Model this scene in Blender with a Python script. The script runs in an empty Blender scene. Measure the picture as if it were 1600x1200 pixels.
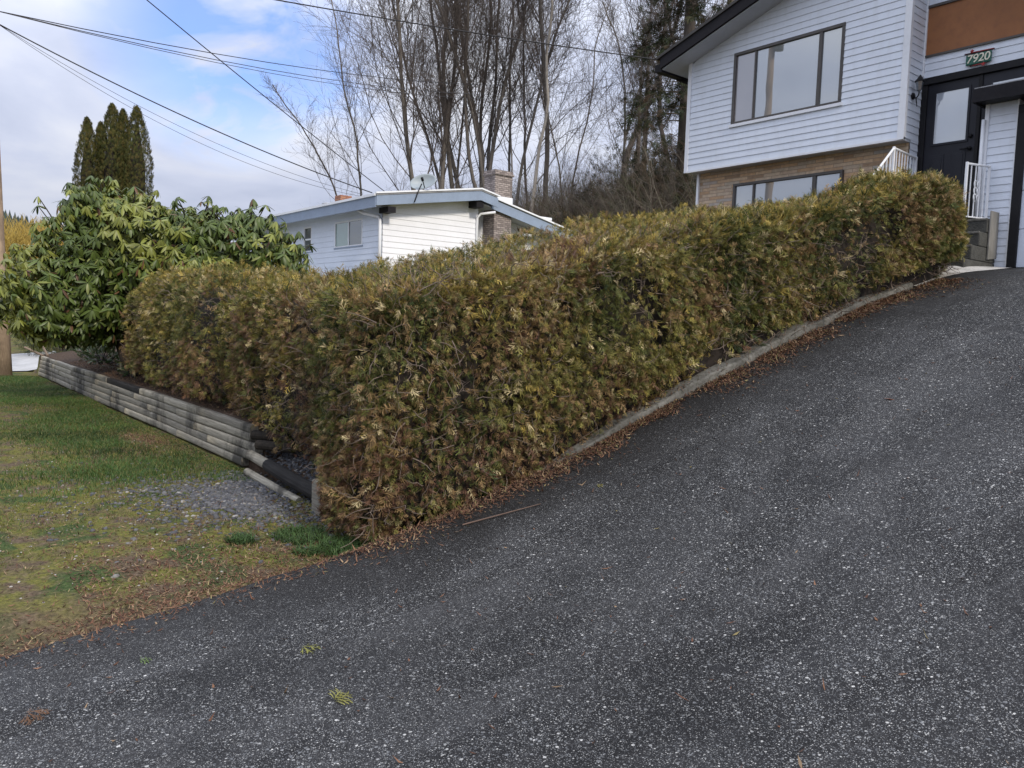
import bpy, math, random
import numpy as np
from mathutils import Vector, Matrix

rng = np.random.default_rng(11)
random.seed(5)
S = bpy.context.scene
COL = S.collection
R = math.radians

# ------------------------------------------------------------------ helpers
def link(o, parent=None):
    COL.objects.link(o)
    if parent is not None:
        o.parent = parent
    return o

def tag(o, label=None, cat=None, group=None, kind=None):
    if label: o['label'] = label
    if cat: o['category'] = cat
    if group: o['group'] = group
    if kind: o['kind'] = kind
    return o

def thing(name, label, cat, loc=(0, 0, 0), group=None):
    o = bpy.data.objects.new(name, None)
    o.location = loc
    o.empty_display_size = 0.2
    link(o)
    return tag(o, label, cat, group)

def place(o, parent):
    """parent an object whose mesh is in world coordinates under an Empty standing at its base"""
    o.parent = parent
    o.location = -parent.location
    return o

def fast(name, V, F, mat, parent=None, col=None, smooth=False, local=False):
    V = np.asarray(V, np.float32).reshape(-1, 3)
    F = np.asarray(F, np.int32)
    k = F.shape[1]
    me = bpy.data.meshes.new(name)
    me.vertices.add(len(V)); me.vertices.foreach_set('co', V.ravel())
    me.loops.add(F.size); me.loops.foreach_set('vertex_index', F.ravel())
    me.polygons.add(len(F)); me.polygons.foreach_set('loop_start', np.arange(0, F.size, k, dtype=np.int32))
    me.update(calc_edges=True)
    if smooth:
        me.polygons.foreach_set('use_smooth', np.ones(len(F), bool))
    if col is not None:
        a = me.attributes.new('tint', 'FLOAT_COLOR', 'POINT')
        c = np.ones((len(V), 4), np.float32); c[:, :3] = col
        a.data.foreach_set('color', c.ravel())
    me.materials.append(mat)
    o = bpy.data.objects.new(name, me)
    link(o)
    if parent is not None:
        o.parent = parent
        if not local: o.location = -parent.location
    return o

class MB:
    def __init__(s): s.v = []; s.f = []
    def quad(s, a, b, c, d):
        n = len(s.v); s.v += [a, b, c, d]; s.f.append((n, n+1, n+2, n+3))
    def poly(s, pts):
        n = len(s.v); s.v += list(pts); s.f.append(tuple(range(n, n+len(pts))))
    def box(s, x0, x1, y0, y1, z0, z1):
        n = len(s.v)
        s.v += [(x0,y0,z0),(x1,y0,z0),(x1,y1,z0),(x0,y1,z0),(x0,y0,z1),(x1,y0,z1),(x1,y1,z1),(x0,y1,z1)]
        s.f += [(n,n+3,n+2,n+1),(n+4,n+5,n+6,n+7),(n,n+1,n+5,n+4),(n+1,n+2,n+6,n+5),(n+2,n+3,n+7,n+6),(n+3,n,n+4,n+7)]
    def prism(s, prof, a, b, axis='y'):
        """extrude a closed profile. axis y: prof is (x,z); axis x: prof is (y,z); axis z: prof is (x,y)"""
        def mk(p, t):
            return (p[0], t, p[1]) if axis == 'y' else ((t, p[0], p[1]) if axis == 'x' else (p[0], p[1], t))
        n = len(s.v); m = len(prof)
        s.v += [mk(p, a) for p in prof] + [mk(p, b) for p in prof]
        s.f.append(tuple(range(n, n+m))); s.f.append(tuple(range(n+2*m-1, n+m-1, -1)))
        for i in range(m):
            j = (i+1) % m
            s.f.append((n+i, n+m+i, n+m+j, n+j))
    def tube(s, pts, rad, sides=8, caps=True):
        pts = [Vector(p) for p in pts]
        if not hasattr(rad, '__len__'): rad = [rad]*len(pts)
        n0 = len(s.v); prev = None
        for i, p in enumerate(pts):
            t = (pts[min(i+1, len(pts)-1)] - pts[max(i-1, 0)]).normalized()
            if prev is None:
                u = t.cross(Vector((0, 0, 1)));
                if u.length < 1e-3: u = t.cross(Vector((1, 0, 0)))
            else: u = prev - t*prev.dot(t)
            u.normalize(); prev = u; w = t.cross(u)
            for k in range(sides):
                a = 2*math.pi*k/sides
                s.v.append(tuple(p + (u*math.cos(a) + w*math.sin(a))*rad[i]))
        for i in range(len(pts)-1):
            for k in range(sides):
                a = n0+i*sides+k; b = n0+i*sides+(k+1) % sides
                s.f.append((a, b, b+sides, a+sides))
        if caps:
            s.f.append(tuple(n0+k for k in range(sides-1, -1, -1)))
            e = n0+(len(pts)-1)*sides
            s.f.append(tuple(e+k for k in range(sides)))
    def build(s, name, mat, parent=None, smooth=False, bevel=0, seg=2):
        me = bpy.data.meshes.new(name)
        me.from_pydata([tuple(map(float, v)) for v in s.v], [], s.f)
        me.update()
        me.materials.append(mat)
        if smooth: me.polygons.foreach_set('use_smooth', [True]*len(me.polygons))
        o = bpy.data.objects.new(name, me); link(o)
        if parent is not None:
            o.parent = parent
            w = Vector((0, 0, 0)); q = parent
            while q is not None: w += q.location; q = q.parent
            o.location = -w
        if bevel:
            b = o.modifiers.new('bevel', 'BEVEL'); b.width = bevel; b.segments = seg; b.limit_method = 'ANGLE'
        return o

def segtubes(P0, P1, R0, R1, sides=3):
    """many separate tapered tubes as one vertex / face array"""
    P0 = np.asarray(P0, float); P1 = np.asarray(P1, float); R0 = np.asarray(R0, float); R1 = np.asarray(R1, float)
    t = P1-P0; L = np.linalg.norm(t, axis=1, keepdims=True); t = t/np.maximum(L, 1e-6)
    ref = np.where(np.abs(t[:, 2:3]) > .9, np.array([[1., 0, 0]]), np.array([[0, 0, 1.]]))
    u = np.cross(t, ref); u /= np.linalg.norm(u, axis=1, keepdims=True); w = np.cross(t, u)
    a = np.arange(sides)*2*np.pi/sides
    ring = u[:, None, :]*np.cos(a)[None, :, None] + w[:, None, :]*np.sin(a)[None, :, None]
    V = np.concatenate([P0[:, None]+ring*R0[:, None, None], P1[:, None]+ring*R1[:, None, None]], axis=1)
    k = np.arange(sides); f = np.stack([k, (k+1) % sides, (k+1) % sides+sides, k+sides], 1)
    F = (np.arange(len(P0))*2*sides)[:, None, None] + f[None]
    return V.reshape(-1, 3), F.reshape(-1, 4)

_nd = np.random.default_rng(3)
_NK = [(_nd.normal(size=(5, 3)), _nd.uniform(0, 6.28, 5)) for _ in range(8)]
def snoise(p, freq, k=0):
    """smooth noise about -1..1 made of crossed waves"""
    p = np.asarray(p, float)*freq
    a, b = _NK[k]
    q = p + .6*np.sin(p[..., [1, 2, 0]]*1.7+k)
    s = 0
    for i in range(5): s = s + np.sin(q@a[i]*1.3+b[i])
    return s/2.6

# ------------------------------------------------------------------ materials
def mat(name):
    m = bpy.data.materials.new(name); m.use_nodes = True
    nt = m.node_tree; b = nt.nodes['Principled BSDF']
    return m, nt, b
def N(nt, t, **kw):
    n = nt.nodes.new(t)
    for k, v in kw.items():
        if k in n.inputs: n.inputs[k].default_value = v
        else: setattr(n, k, v)
    return n
def ramp(nt, stops, fac=None, interp='LINEAR'):
    r = nt.nodes.new('ShaderNodeValToRGB'); e = r.color_ramp; e.interpolation = interp
    while len(e.elements) > len(stops): e.elements.remove(e.elements[-1])
    while len(e.elements) < len(stops): e.elements.new(1)
    for el, (p, c) in zip(e.elements, stops):
        el.position = p; el.color = (*c, 1) if len(c) == 3 else c
    if fac is not None: nt.links.new(fac, r.inputs[0])
    return r.outputs[0]
def mixc(nt, a, b, fac, mode='MIX'):
    m = nt.nodes.new('ShaderNodeMix'); m.data_type = 'RGBA'; m.blend_type = mode
    for i, x in ((0, fac), (6, a), (7, b)):
        if isinstance(x, (int, float)): m.inputs[i].default_value = x
        elif isinstance(x, tuple): m.inputs[i].default_value = (*x, 1)
        else: nt.links.new(x, m.inputs[i])
    return m.outputs[2]
def math_(nt, op, a, b=0.0, c=None):
    m = nt.nodes.new('ShaderNodeMath'); m.operation = op
    for i, x in enumerate((a, b) if c is None else (a, b, c)):
        if isinstance(x, (int, float)): m.inputs[i].default_value = x
        else: nt.links.new(x, m.inputs[i])
    return m.outputs[0]
def noise(nt, scale, detail=4, rough=.55, vec=None, dist=0):
    n = N(nt, 'ShaderNodeTexNoise', Scale=scale, Detail=detail, Roughness=rough, Distortion=dist)
    if vec is not None: nt.links.new(vec, n.inputs['Vector'])
    return n.outputs[0]
def objco(nt, scale=None):
    c = nt.nodes.new('ShaderNodeTexCoord').outputs['Object']
    if scale:
        m = N(nt, 'ShaderNodeMapping'); m.inputs['Scale'].default_value = scale
        nt.links.new(c, m.inputs['Vector']); c = m.outputs[0]
    return c
def bump(nt, b, h, strength=.3, dist=.01):
    n = N(nt, 'ShaderNodeBump', Strength=strength, Distance=dist)
    nt.links.new(h, n.inputs['Height']); nt.links.new(n.outputs[0], b.inputs['Normal'])

def weathered(name, c, rough=.6, var=.25, scale=3, dirt=(.12, .11, .10), dirt_amt=.2, bumps=0, metal=0, spec=.5, stretch=None):
    m, nt, b = mat(name)
    co = objco(nt, stretch)
    n1 = noise(nt, scale, 5, .6, co); n2 = noise(nt, scale*9, 3, .6, co)
    lo = tuple(x*(1-var) for x in c); hi = tuple(min(1, x*(1+var*.5)) for x in c)
    base = ramp(nt, [(.3, lo), (.7, hi)], n1)
    d = math_(nt, 'MULTIPLY', ramp(nt, [(.45, (0, 0, 0)), (.8, (1, 1, 1))], n2), dirt_amt)
    nt.links.new(mixc(nt, base, dirt, d), b.inputs['Base Color'])
    b.inputs['Roughness'].default_value = rough; b.inputs['Metallic'].default_value = metal
    b.inputs['Specular IOR Level'].default_value = spec
    if bumps: bump(nt, b, n2, bumps, .01)
    return m

def leafmat(name, rough=.5, transl=.25, spec=.4):
    m, nt, b = mat(name)
    a = N(nt, 'ShaderNodeAttribute', attribute_name='tint')
    nt.links.new(a.outputs['Color'], b.inputs['Base Color'])
    b.inputs['Roughness'].default_value = rough; b.inputs['Specular IOR Level'].default_value = spec
    if transl:
        t = N(nt, 'ShaderNodeBsdfTranslucent'); nt.links.new(a.outputs['Color'], t.inputs[0])
        mx = N(nt, 'ShaderNodeMixShader'); mx.inputs[0].default_value = transl
        nt.links.new(b.outputs[0], mx.inputs[1]); nt.links.new(t.outputs[0], mx.inputs[2])
        nt.links.new(mx.outputs[0], nt.nodes['Material Output'].inputs['Surface'])
    return m

def asphalt_mat(name, chips=True):
    m, nt, b = mat(name)
    co = objco(nt)
    big = noise(nt, .55, 5, .6, co, .4); mid = noise(nt, 2.3, 4, .6, co); fine = noise(nt, 60, 3, .7, co)
    base = ramp(nt, [(.28, (.0070, .0068, .0068)), (.5, (.0205, .0202, .0205)), (.75, (.048, .0475, .048))], fine)
    stain = ramp(nt, [(.39, (.36, .34, .34)), (.49, (.85, .85, .85)), (.62, (1.2, 1.2, 1.2))], big)
    base = mixc(nt, base, stain, 1.0, 'MULTIPLY')
    st2 = ramp(nt, [(.3, (.72, .72, .72)), (.6, (1.08, 1.08, 1.08))], mid)
    base = mixc(nt, base, st2, 1.0, 'MULTIPLY')
    stm = N(nt, 'ShaderNodeMapping'); stm.inputs['Scale'].default_value = (1.5, .45, 1); stm.inputs['Rotation'].default_value = (0, 0, .5); nt.links.new(co, stm.inputs['Vector'])
    streak = ramp(nt, [(.44, (.26, .245, .245)), (.55, (1.1, 1.1, 1.1))], noise(nt, .95, 6, .68, stm.outputs[0], .8))
    base = mixc(nt, base, streak, .9, 'MULTIPLY')
    worn = ramp(nt, [(.35, (.45, .45, .45)), (.6, (.92, .92, .92))], noise(nt, 1.1, 5, .65, co, .3))
    hs = []
    for sc, thr, rad, bright in ((62, .86, .40, 1.15), (112, .68, .40, .95), (205, .55, .45, .8)):
        v = N(nt, 'ShaderNodeTexVoronoi', Scale=sc); nt.links.new(co, v.inputs['Vector'])
        wob = math_(nt, 'MULTIPLY', noise(nt, sc*2.2, 2, .5, co), .35)
        sep = N(nt, 'ShaderNodeSeparateColor'); nt.links.new(v.outputs['Color'], sep.inputs[0])
        pick = math_(nt, 'GREATER_THAN', sep.outputs[0], thr)
        rr = math_(nt, 'MULTIPLY', sep.outputs[2], .28)
        near = math_(nt, 'LESS_THAN', math_(nt, 'ADD', v.outputs['Distance'], wob), math_(nt, 'ADD', rr, rad-.02))
        k = math_(nt, 'MULTIPLY', pick, near)
        tone = ramp(nt, [(0, (.10*bright, .105*bright, .11*bright)), (.55, (.20*bright, .205*bright, .205*bright)), (.85, (.36*bright, .36*bright, .34*bright)), (1, (.62*bright, .61*bright, .57*bright))], sep.outputs[1])
        base = mixc(nt, base, tone, math_(nt, 'MULTIPLY', k, worn)); hs.append(v.outputs['Distance'])
    # brown organic stain with ragged edge beside the kerb, hedge shade painted in too
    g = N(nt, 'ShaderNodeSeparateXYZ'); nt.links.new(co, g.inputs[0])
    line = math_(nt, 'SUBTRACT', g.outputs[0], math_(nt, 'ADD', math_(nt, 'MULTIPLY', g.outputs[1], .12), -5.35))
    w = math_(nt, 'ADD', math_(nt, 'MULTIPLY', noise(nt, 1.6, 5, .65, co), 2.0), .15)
    stain_shade = math_(nt, 'MULTIPLY', math_(nt, 'LESS_THAN', line, 20), ramp(nt, [(0, (1, 1, 1)), (.45, (.65, .65, .65)), (1, (0, 0, 0))], math_(nt, 'DIVIDE', line, w)))
    base = mixc(nt, base, (.0085, .0075, .0065), math_(nt, 'MULTIPLY', stain_shade, .88))
    # fine cracks
    cv = N(nt, 'ShaderNodeTexVoronoi', Scale=.42, feature='DISTANCE_TO_EDGE')
    wv = N(nt, 'ShaderNodeVectorMath', operation='ADD')
    nn = N(nt, 'ShaderNodeTexNoise', Scale=3.5, Detail=6); nt.links.new(co, nn.inputs['Vector'])
    sc = N(nt, 'ShaderNodeVectorMath', operation='SCALE'); sc.inputs['Scale'].default_value = .55
    nt.links.new(nn.outputs['Color'], sc.inputs[0]); nt.links.new(co, wv.inputs[0]); nt.links.new(sc.outputs[0], wv.inputs[1])
    nt.links.new(wv.outputs[0], cv.inputs['Vector'])
    crack = math_(nt, 'MULTIPLY', math_(nt, 'LESS_THAN', cv.outputs['Distance'], .0016), math_(nt, 'GREATER_THAN', noise(nt, .7, 2, .5, co), .53))
    base = mixc(nt, base, (.012, .012, .013), math_(nt, 'MULTIPLY', crack, .8))
    nt.links.new(base, b.inputs['Base Color'])
    rg = ramp(nt, [(.3, (.55, .55, .55)), (.7, (.8, .8, .8))], mid)
    nt.links.new(rg, b.inputs['Roughness']); b.inputs['Specular IOR Level'].default_value = .34
    h = math_(nt, 'ADD', math_(nt, 'MULTIPLY', hs[1], -.8), math_(nt, 'MULTIPLY', fine, .6))
    bump(nt, b, h, .55, .008)
    return m

def wood_mat(name, c1, c2, dark, stretch=(1.2, 14, 14), darkamt=.5):
    m, nt, b = mat(name)
    co = objco(nt, stretch); co0 = objco(nt)
    g = noise(nt, 3.2, 6, .65, co, .4); p = noise(nt, 1.3, 4, .6, co0)
    oi = N(nt, 'ShaderNodeObjectInfo')
    base = ramp(nt, [(.3, c1), (.72, c2)], g)
    base = mixc(nt, base, ramp(nt, [(0, (.7, .7, .7)), (1, (1.15, 1.15, 1.12))], oi.outputs['Random']), 1.0, 'MULTIPLY')
    p = noise(nt, .55, 6, .72, co0, .5) if stretch[0] == 1.0 else p
    k = ramp(nt, [(.50, (0, 0, 0)), (.60, (1, 1, 1))], p)
    base = mixc(nt, base, dark, math_(nt, 'MULTIPLY', k, darkamt))
    nt.links.new(base, b.inputs['Base Color']); b.inputs['Roughness'].default_value = .85
    b.inputs['Specular IOR Level'].default_value = .25
    bump(nt, b, g, .5, .006)
    return m

def brick_mat(name, cols, mortar, bw, bh, plane='xz', msize=.012, var=.5):
    m, nt, b = mat(name)
    co = nt.nodes.new('ShaderNodeTexCoord').outputs['Object']
    s = N(nt, 'ShaderNodeSeparateXYZ'); nt.links.new(co, s.inputs[0])
    c = N(nt, 'ShaderNodeCombineXYZ')
    a = s.outputs[0] if plane == 'xz' else math_(nt, 'ADD', s.outputs[0], s.outputs[1])
    nt.links.new(a, c.inputs[0]); nt.links.new(s.outputs[2], c.inputs[1])
    br = N(nt, 'ShaderNodeTexBrick'); nt.links.new(c.outputs[0], br.inputs['Vector'])
    br.inputs['Scale'].default_value = 1; br.inputs['Brick Width'].default_value = bw; br.inputs['Row Height'].default_value = bh
    br.inputs['Mortar Size'].default_value = msize; br.inputs['Bias'].default_value = 0
    br.inputs['Color1'].default_value = (0, 0, 0, 1); br.inputs['Color2'].default_value = (1, 1, 1, 1); br.inputs['Mortar'].default_value = (.5, .5, .5, 1)
    tone = ramp(nt, [(i/(len(cols)-1), x) for i, x in enumerate(cols)], br.outputs['Color'])
    tone = mixc(nt, tone, ramp(nt, [(.3, (.65, .65, .65)), (.7, (1.12, 1.12, 1.12))], noise(nt, 14, 4, .6, co)), var, 'MULTIPLY')
    base = mixc(nt, tone, mortar, br.outputs['Fac'])
    nt.links.new(base, b.inputs['Base Color']); b.inputs['Roughness'].default_value = .85
    h = math_(nt, 'SUBTRACT', math_(nt, 'MULTIPLY', noise(nt, 30, 3, .6, co), .4), br.outputs['Fac'])
    bump(nt, b, h, .6, .012)
    return m

def glass_mat(name, tint, refl=.45):
    m, nt, b = mat(name)
    nt.links.new(ramp(nt, [(.3, tuple(x*.85 for x in tint)), (.7, tint)], noise(nt, 1.2, 2, .5, objco(nt))), b.inputs['Base Color'])
    b.inputs['Roughness'].default_value = .5; b.inputs['Specular IOR Level'].default_value = .2
    g = N(nt, 'ShaderNodeBsdfGlossy'); g.inputs['Roughness'].default_value = .01; g.inputs[0].default_value = (.92, .95, .95, 1)
    bp = N(nt, 'ShaderNodeBump', Strength=.05, Distance=.02); nt.links.new(noise(nt, 1.7, 1, .4, objco(nt)), bp.inputs['Height'])
    nt.links.new(bp.outputs[0], g.inputs['Normal'])
    mx = N(nt, 'ShaderNodeMixShader'); mx.inputs[0].default_value = refl
    nt.links.new(b.outputs[0], mx.inputs[1]); nt.links.new(g.outputs[0], mx.inputs[2])
    nt.links.new(mx.outputs[0], nt.nodes['Material Output'].inputs['Surface'])
    return m

def ground_mat(name):
    m, nt, b = mat(name)
    co = objco(nt)
    n1 = noise(nt, .8, 5, .62, co, .3); n2 = noise(nt, 3.1, 5, .65, co); n3 = noise(nt, 26, 4, .7, co); n4 = noise(nt, 1.7, 4, .6, co, .6)
    soil = ramp(nt, [(.3, (.045, .031, .021)), (.55, (.115, .083, .055)), (.75, (.20, .155, .11))], n3)
    moss = ramp(nt, [(.3, (.050, .056, .014)), (.55, (.135, .132, .028)), (.75, (.23, .205, .045))], n3)
    green = ramp(nt, [(.3, (.018, .036, .010)), (.7, (.060, .100, .028))], n3)
    base = mixc(nt, soil, moss, ramp(nt, [(.40, (0, 0, 0)), (.54, (1, 1, 1))], n2))
    base = mixc(nt, base, green, ramp(nt, [(.52, (0, 0, 0)), (.62, (1, 1, 1))], n4))
    straw = ramp(nt, [(.5, (0, 0, 0)), (.72, (1, 1, 1))], noise(nt, 70, 3, .7, co))
    base = mixc(nt, base, (.25, .20, .12), math_(nt, 'MULTIPLY', straw, .45))
    # bare brown soil beside the drive and in the planting bed
    g = N(nt, 'ShaderNodeSeparateXYZ'); nt.links.new(co, g.inputs[0])
    e = math_(nt, 'ADD', g.outputs[0], math_(nt, 'MULTIPLY', math_(nt, 'SUBTRACT', n1, .5), 1.6))
    k = ramp(nt, [(0, (0, 0, 0)), (1, (1, 1, 1))], math_(nt, 'MULTIPLY', math_(nt, 'ADD', e, 5.65), 1.0))
    base = mixc(nt, base, ramp(nt, [(.3, (.055, .037, .026)), (.6, (.14, .098, .066)), (.8, (.26, .20, .14))], n3), k)
    ky_ = math_(nt, 'MULTIPLY', math_(nt, 'GREATER_THAN', g.outputs[1], 3.46), math_(nt, 'LESS_THAN', g.outputs[1], 12.5)); ky_ = math_(nt, 'MULTIPLY', ky_, math_(nt, 'GREATER_THAN', g.outputs[0], -24.6))
    base = mixc(nt, base, ramp(nt, [(.3, (.032, .022, .016)), (.6, (.085, .058, .04)), (.8, (.17, .12, .08))], n3), ky_)
    nt.links.new(base, b.inputs['Base Color']); b.inputs['Roughness'].default_value = .95
    b.inputs['Specular IOR Level'].default_value = .15
    bump(nt, b, math_(nt, 'ADD', n3, n2), .7, .03)
    return m

M = {}
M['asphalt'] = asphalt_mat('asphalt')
M['ground'] = ground_mat('ground_soil_moss')
M['concrete'] = weathered('concrete', (.48, .47, .45), .9, .25, 4, (.16, .14, .12), .55, .5)
M['old_concrete'] = weathered('old_concrete', (.145, .14, .125), .95, .6, 3.5, (.045, .045, .03), 1.0, .9)
M['pale_concrete'] = weathered('pale_concrete', (.46, .46, .45), .9, .2, 2, (.25, .24, .22), .4, .3)
M['step'] = weathered('step_concrete', (.055, .055, .05), .95, .5, 6, (.13, .13, .11), .5, .8)
M['siding'] = weathered('white_siding', (.70, .75, .825), .45, .07, 1.2, (.42, .43, .43), .22, stretch=(1, 1, .3))
M['siding_b'] = weathered('shaded_siding_blue_door', (.66, .72, .82), .5, .06, 1, (.4, .42, .45), .15)  # bungalow front: white siding with blue shade painted in; also the pale blue garage door
M['siding_w'] = weathered('bright_white_siding', (.82, .83, .86), .5, .05, 1, (.5, .5, .5), .12)
M['trim'] = weathered('white_trim', (.78, .80, .83), .4, .05, 2, (.4, .4, .4), .15)
M['blackpaint'] = weathered('black_paint', (.008, .008, .010), .55, .3, 3, (.04, .036, .03), .2, spec=.25)
M['darkbrown'] = weathered('dark_fascia', (.011, .010, .013), .7, .35, 3, (.035, .03, .028), .3, spec=.25)
M['charcoal'] = weathered('charcoal_door', (.013, .014, .021), .45, .2, 2, (.03, .03, .035), .15, spec=.3)
M['alu'] = weathered('bronze_frame', (.075, .067, .060), .45, .3, 4, (.02, .02, .02), .3)
M['orange'] = weathered('orange_board', (.30, .122, .045), .7, .25, 1.1, (.17, .07, .035), .5)
M['soffit'] = weathered('soffit', (.50, .53, .57), .6, .1, 2, (.3, .3, .3), .2)
M['roof'] = weathered('roof_felt', (.33, .33, .34), .9, .3, 2, (.12, .12, .11), .5, .4)
M['roof_dark'] = weathered('roof_shingle', (.06, .058, .056), .95, .4, 8, (.12, .11, .1), .4, .6)
M['bluefascia'] = weathered('blue_grey_fascia', (.26, .325, .43), .5, .12, 2, (.13, .15, .18), .25)
M['flash'] = weathered('white_flashing', (.82, .84, .87), .35, .05, 2, (.5, .5, .5), .2)
M['brick_tan'] = brick_mat('tan_stone_veneer', [(.36, .25, .16), (.58, .38, .22), (.66, .48, .31), (.48, .41, .32), (.62, .41, .235), (.40, .39, .37)], (.33, .25, .18), .31, .055, 'xz', .005, .7)
M['brick_grey'] = brick_mat('old_grey_brick', [(.20, .165, .15), (.34, .29, .265), (.42, .36, .33)], (.14, .12, .115), .21, .075, 'xyz', .012, .6)
M['brick_orange'] = brick_mat('orange_brick', [(.33, .12, .06), (.44, .2, .11)], (.2, .14, .11), .21, .075, 'xyz', .01)
M['glass'] = glass_mat('window_glass', (.20, .22, .235), .36)
M['glass_curtain'] = glass_mat('window_glass_curtain', (.33, .31, .32), .22)
M['glass_green'] = glass_mat('window_glass_green', (.17, .27, .25), .25)
M['glass_dark'] = glass_mat('window_glass_dark', (.06, .075, .09), .25)
M['glass_frost'] = glass_mat('frosted_glass', (.42, .46, .52), .25)
M['log'] = wood_mat('grey_timber', (.185, .168, .135), (.39, .36, .295), (.022, .020, .018), (1.0, 18, 18), .80)
M['log_dark'] = wood_mat('black_timber', (.016, .015, .015), (.05, .046, .042), (.012, .011, .010), (1.0, 16, 16), .5)
M['log_end'] = wood_mat('timber_end', (.014, .012, .010), (.055, .045, .034), (.010, .009, .008), (8, 8, 8), .5)
M['pole'] = wood_mat('pole_wood', (.23, .165, .115), (.40, .30, .215), (.12, .09, .065), (14, 14, .7), .5)
M['plywood'] = wood_mat('grey_plywood', (.17, .165, .155), (.29, .28, .265), (.10, .10, .09), (14, 14, 1.2), .5)
M['wire'] = weathered('black_cable', (.012, .012, .014), .6)
M['wire_thin'] = weathered('grey_cable', (.05, .05, .055), .6)
M['dish'] = weathered('dish_grey', (.30, .345, .37), .5, .08, 3, (.2, .22, .22), .3)
M['bark'] = weathered('grey_bark', (.165, .147, .128), .95, .45, 3, (.045, .036, .03), .6, .6, stretch=(1, 1, .25))
M['bark2'] = weathered('brown_bark', (.115, .096, .083), .95, .45, 3, (.03, .025, .02), .6, .6, stretch=(1, 1, .25))
M['bark_pale'] = weathered('pale_bark', (.34, .315, .28), .9, .35, 3, (.11, .09, .08), .6, .5, stretch=(1, 1, .25))
M['twig'] = weathered('twig', (.115, .094, .082), .9, .3, 1)
M['twig_red'] = weathered('bramble_stem', (.135, .088, .066), .9, .45, .6, (.06, .04, .03), .5)
M['hedge'] = leafmat('cedar_spray', .6, .22, .3)
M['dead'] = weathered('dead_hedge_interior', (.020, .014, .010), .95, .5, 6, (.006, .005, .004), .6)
M['branchlet'] = weathered('hedge_branch', (.19, .145, .115), .9, .4, 6, (.06, .045, .035), .5)
M['rhodo'] = leafmat('rhododendron_leaf', .42, .15, .38)
M['rbark'] = weathered('rhododendron_bark', (.035, .026, .02), .95, .4, 5)
M['conifer'] = leafmat('conifer_needle', .7, .1, .2)
M['grass'] = leafmat('grass_blade', .6, .3, .3)
M['litter'] = leafmat('leaf_litter', .8, .1, .2)
M['stone'] = leafmat('gravel_stone', .85, 0, .3)
M['hill'] = weathered('forest_hill', (.045, .06, .05), .95, .5, .02, (.02, .03, .025), .5)
M['sign_green'] = weathered('sign_green', (.012, .11, .075), .5, .15, 6)
M['sign_red'] = weathered('sign_red', (.38, .035, .035), .5, .15, 6)
M['sign_dark'] = weathered('sign_branch', (.06, .012, .016), .5, .15, 6)
M['sign_white'] = weathered('sign_cream', (.75, .72, .58), .5, .05, 6)
M['metal'] = weathered('galvanised', (.45, .46, .47), .45, .1, 4, (.25, .25, .25), .3, 0, .6)

# ------------------------------------------------------------------ terrain heights
def table(xs, zs, lo=-60, hi=160, sm=.35):
    g = np.arange(lo, hi, .05); v = np.interp(g, xs, zs)
    k = int(sm/.05)
    ker = np.ones(2*k+1)/(2*k+1)
    w = np.convolve(np.pad(v, k, mode='edge'), ker, 'valid')
    return lambda y: np.interp(y, g, w)
_drive = table([-60, -6, -3, -1, .5, 1.5, 2.1, 2.75, 3.25, 4.09, 4.96, 6.05, 7.48, 8.64, 9.5, 10.4, 11.75, 14, 20],
               [-.6, -.45, -.38, -.31, -.25, -.19, -.135, -.075, .03, .28, .57, 1.0, 1.51, 1.90, 2.13, 2.36, 2.51, 2.56, 2.6])
_up = table([-60, 3.5, 5, 8, 11.4, 14, 20, 26, 34, 45, 80, 160], [.27, .27, .5, 1.35, 2.35, 2.6, 3.0, 4.6, 7.6, 10.0, 13, 15])
_lawn = table([-60, -8, -4, -2, 0, 2, 3.5, 9, 40], [-.75, -.6, -.45, -.34, -.285, -.265, -.275, -.2, 0])
def curb_x(y): return -5.0+.12*(np.asarray(y, float)-2.9)
def sst(a, b, x):
    t = np.clip((x-a)/(b-a), 0, 1); return t*t*(3-2*t)
def z_drive(x, y):
    return _drive(y) + .05*(np.clip(x, -6, 3)+4.8)*(1-sst(1, 10, y))
WALL_Y = 3.5
def gz(x, y):
    x = np.asarray(x, float); y = np.asarray(y, float)
    up = _up(y) + .35*np.sin(x*.05)*sst(25, 60, y)
    low = _lawn(y) + .018*snoise(np.stack([x, y, 0*x], -1), .9, 1) + .008*snoise(np.stack([x, y, 0*x], -1), 3.5, 2)
    east = sst(-9.3, -8.7, x)
    ramp_ = np.minimum(up, -.20+np.maximum(y-3.3, 0)*.33)
    bed = up*(1-east)+ramp_*east
    far_w = sst(-24.6, -25.2, x)      # beyond the end of the timber wall the ground is one gentle slope
    gentle = -.26+np.maximum(y-3, 0)*.09
    gentle = np.where(y > 14, np.maximum(gentle, up-1.5*sst(40, 14, y)), gentle)
    bed = np.where(x < -24.6, bed*(1-far_w)+gentle*far_w, bed)
    z = np.where(y > WALL_Y, bed, low)
    # drive corridor lies just under the asphalt sheet, right of it the plot follows the drive
    zd = z_drive(x, y)
    k = sst(-.16, .02, x-curb_x(np.clip(y, -60, 11)))
    k = k*sst(-6.5, -5.5, y)*(1-sst(11.8, 12.2, y))
    z = z*(1-k)+(zd-.06)*k
    road = sst(-5.6, -6.2, y)
    return z - .05*road
def gz1(x, y): return float(gz(np.array([x]), np.array([y]))[0])

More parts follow.
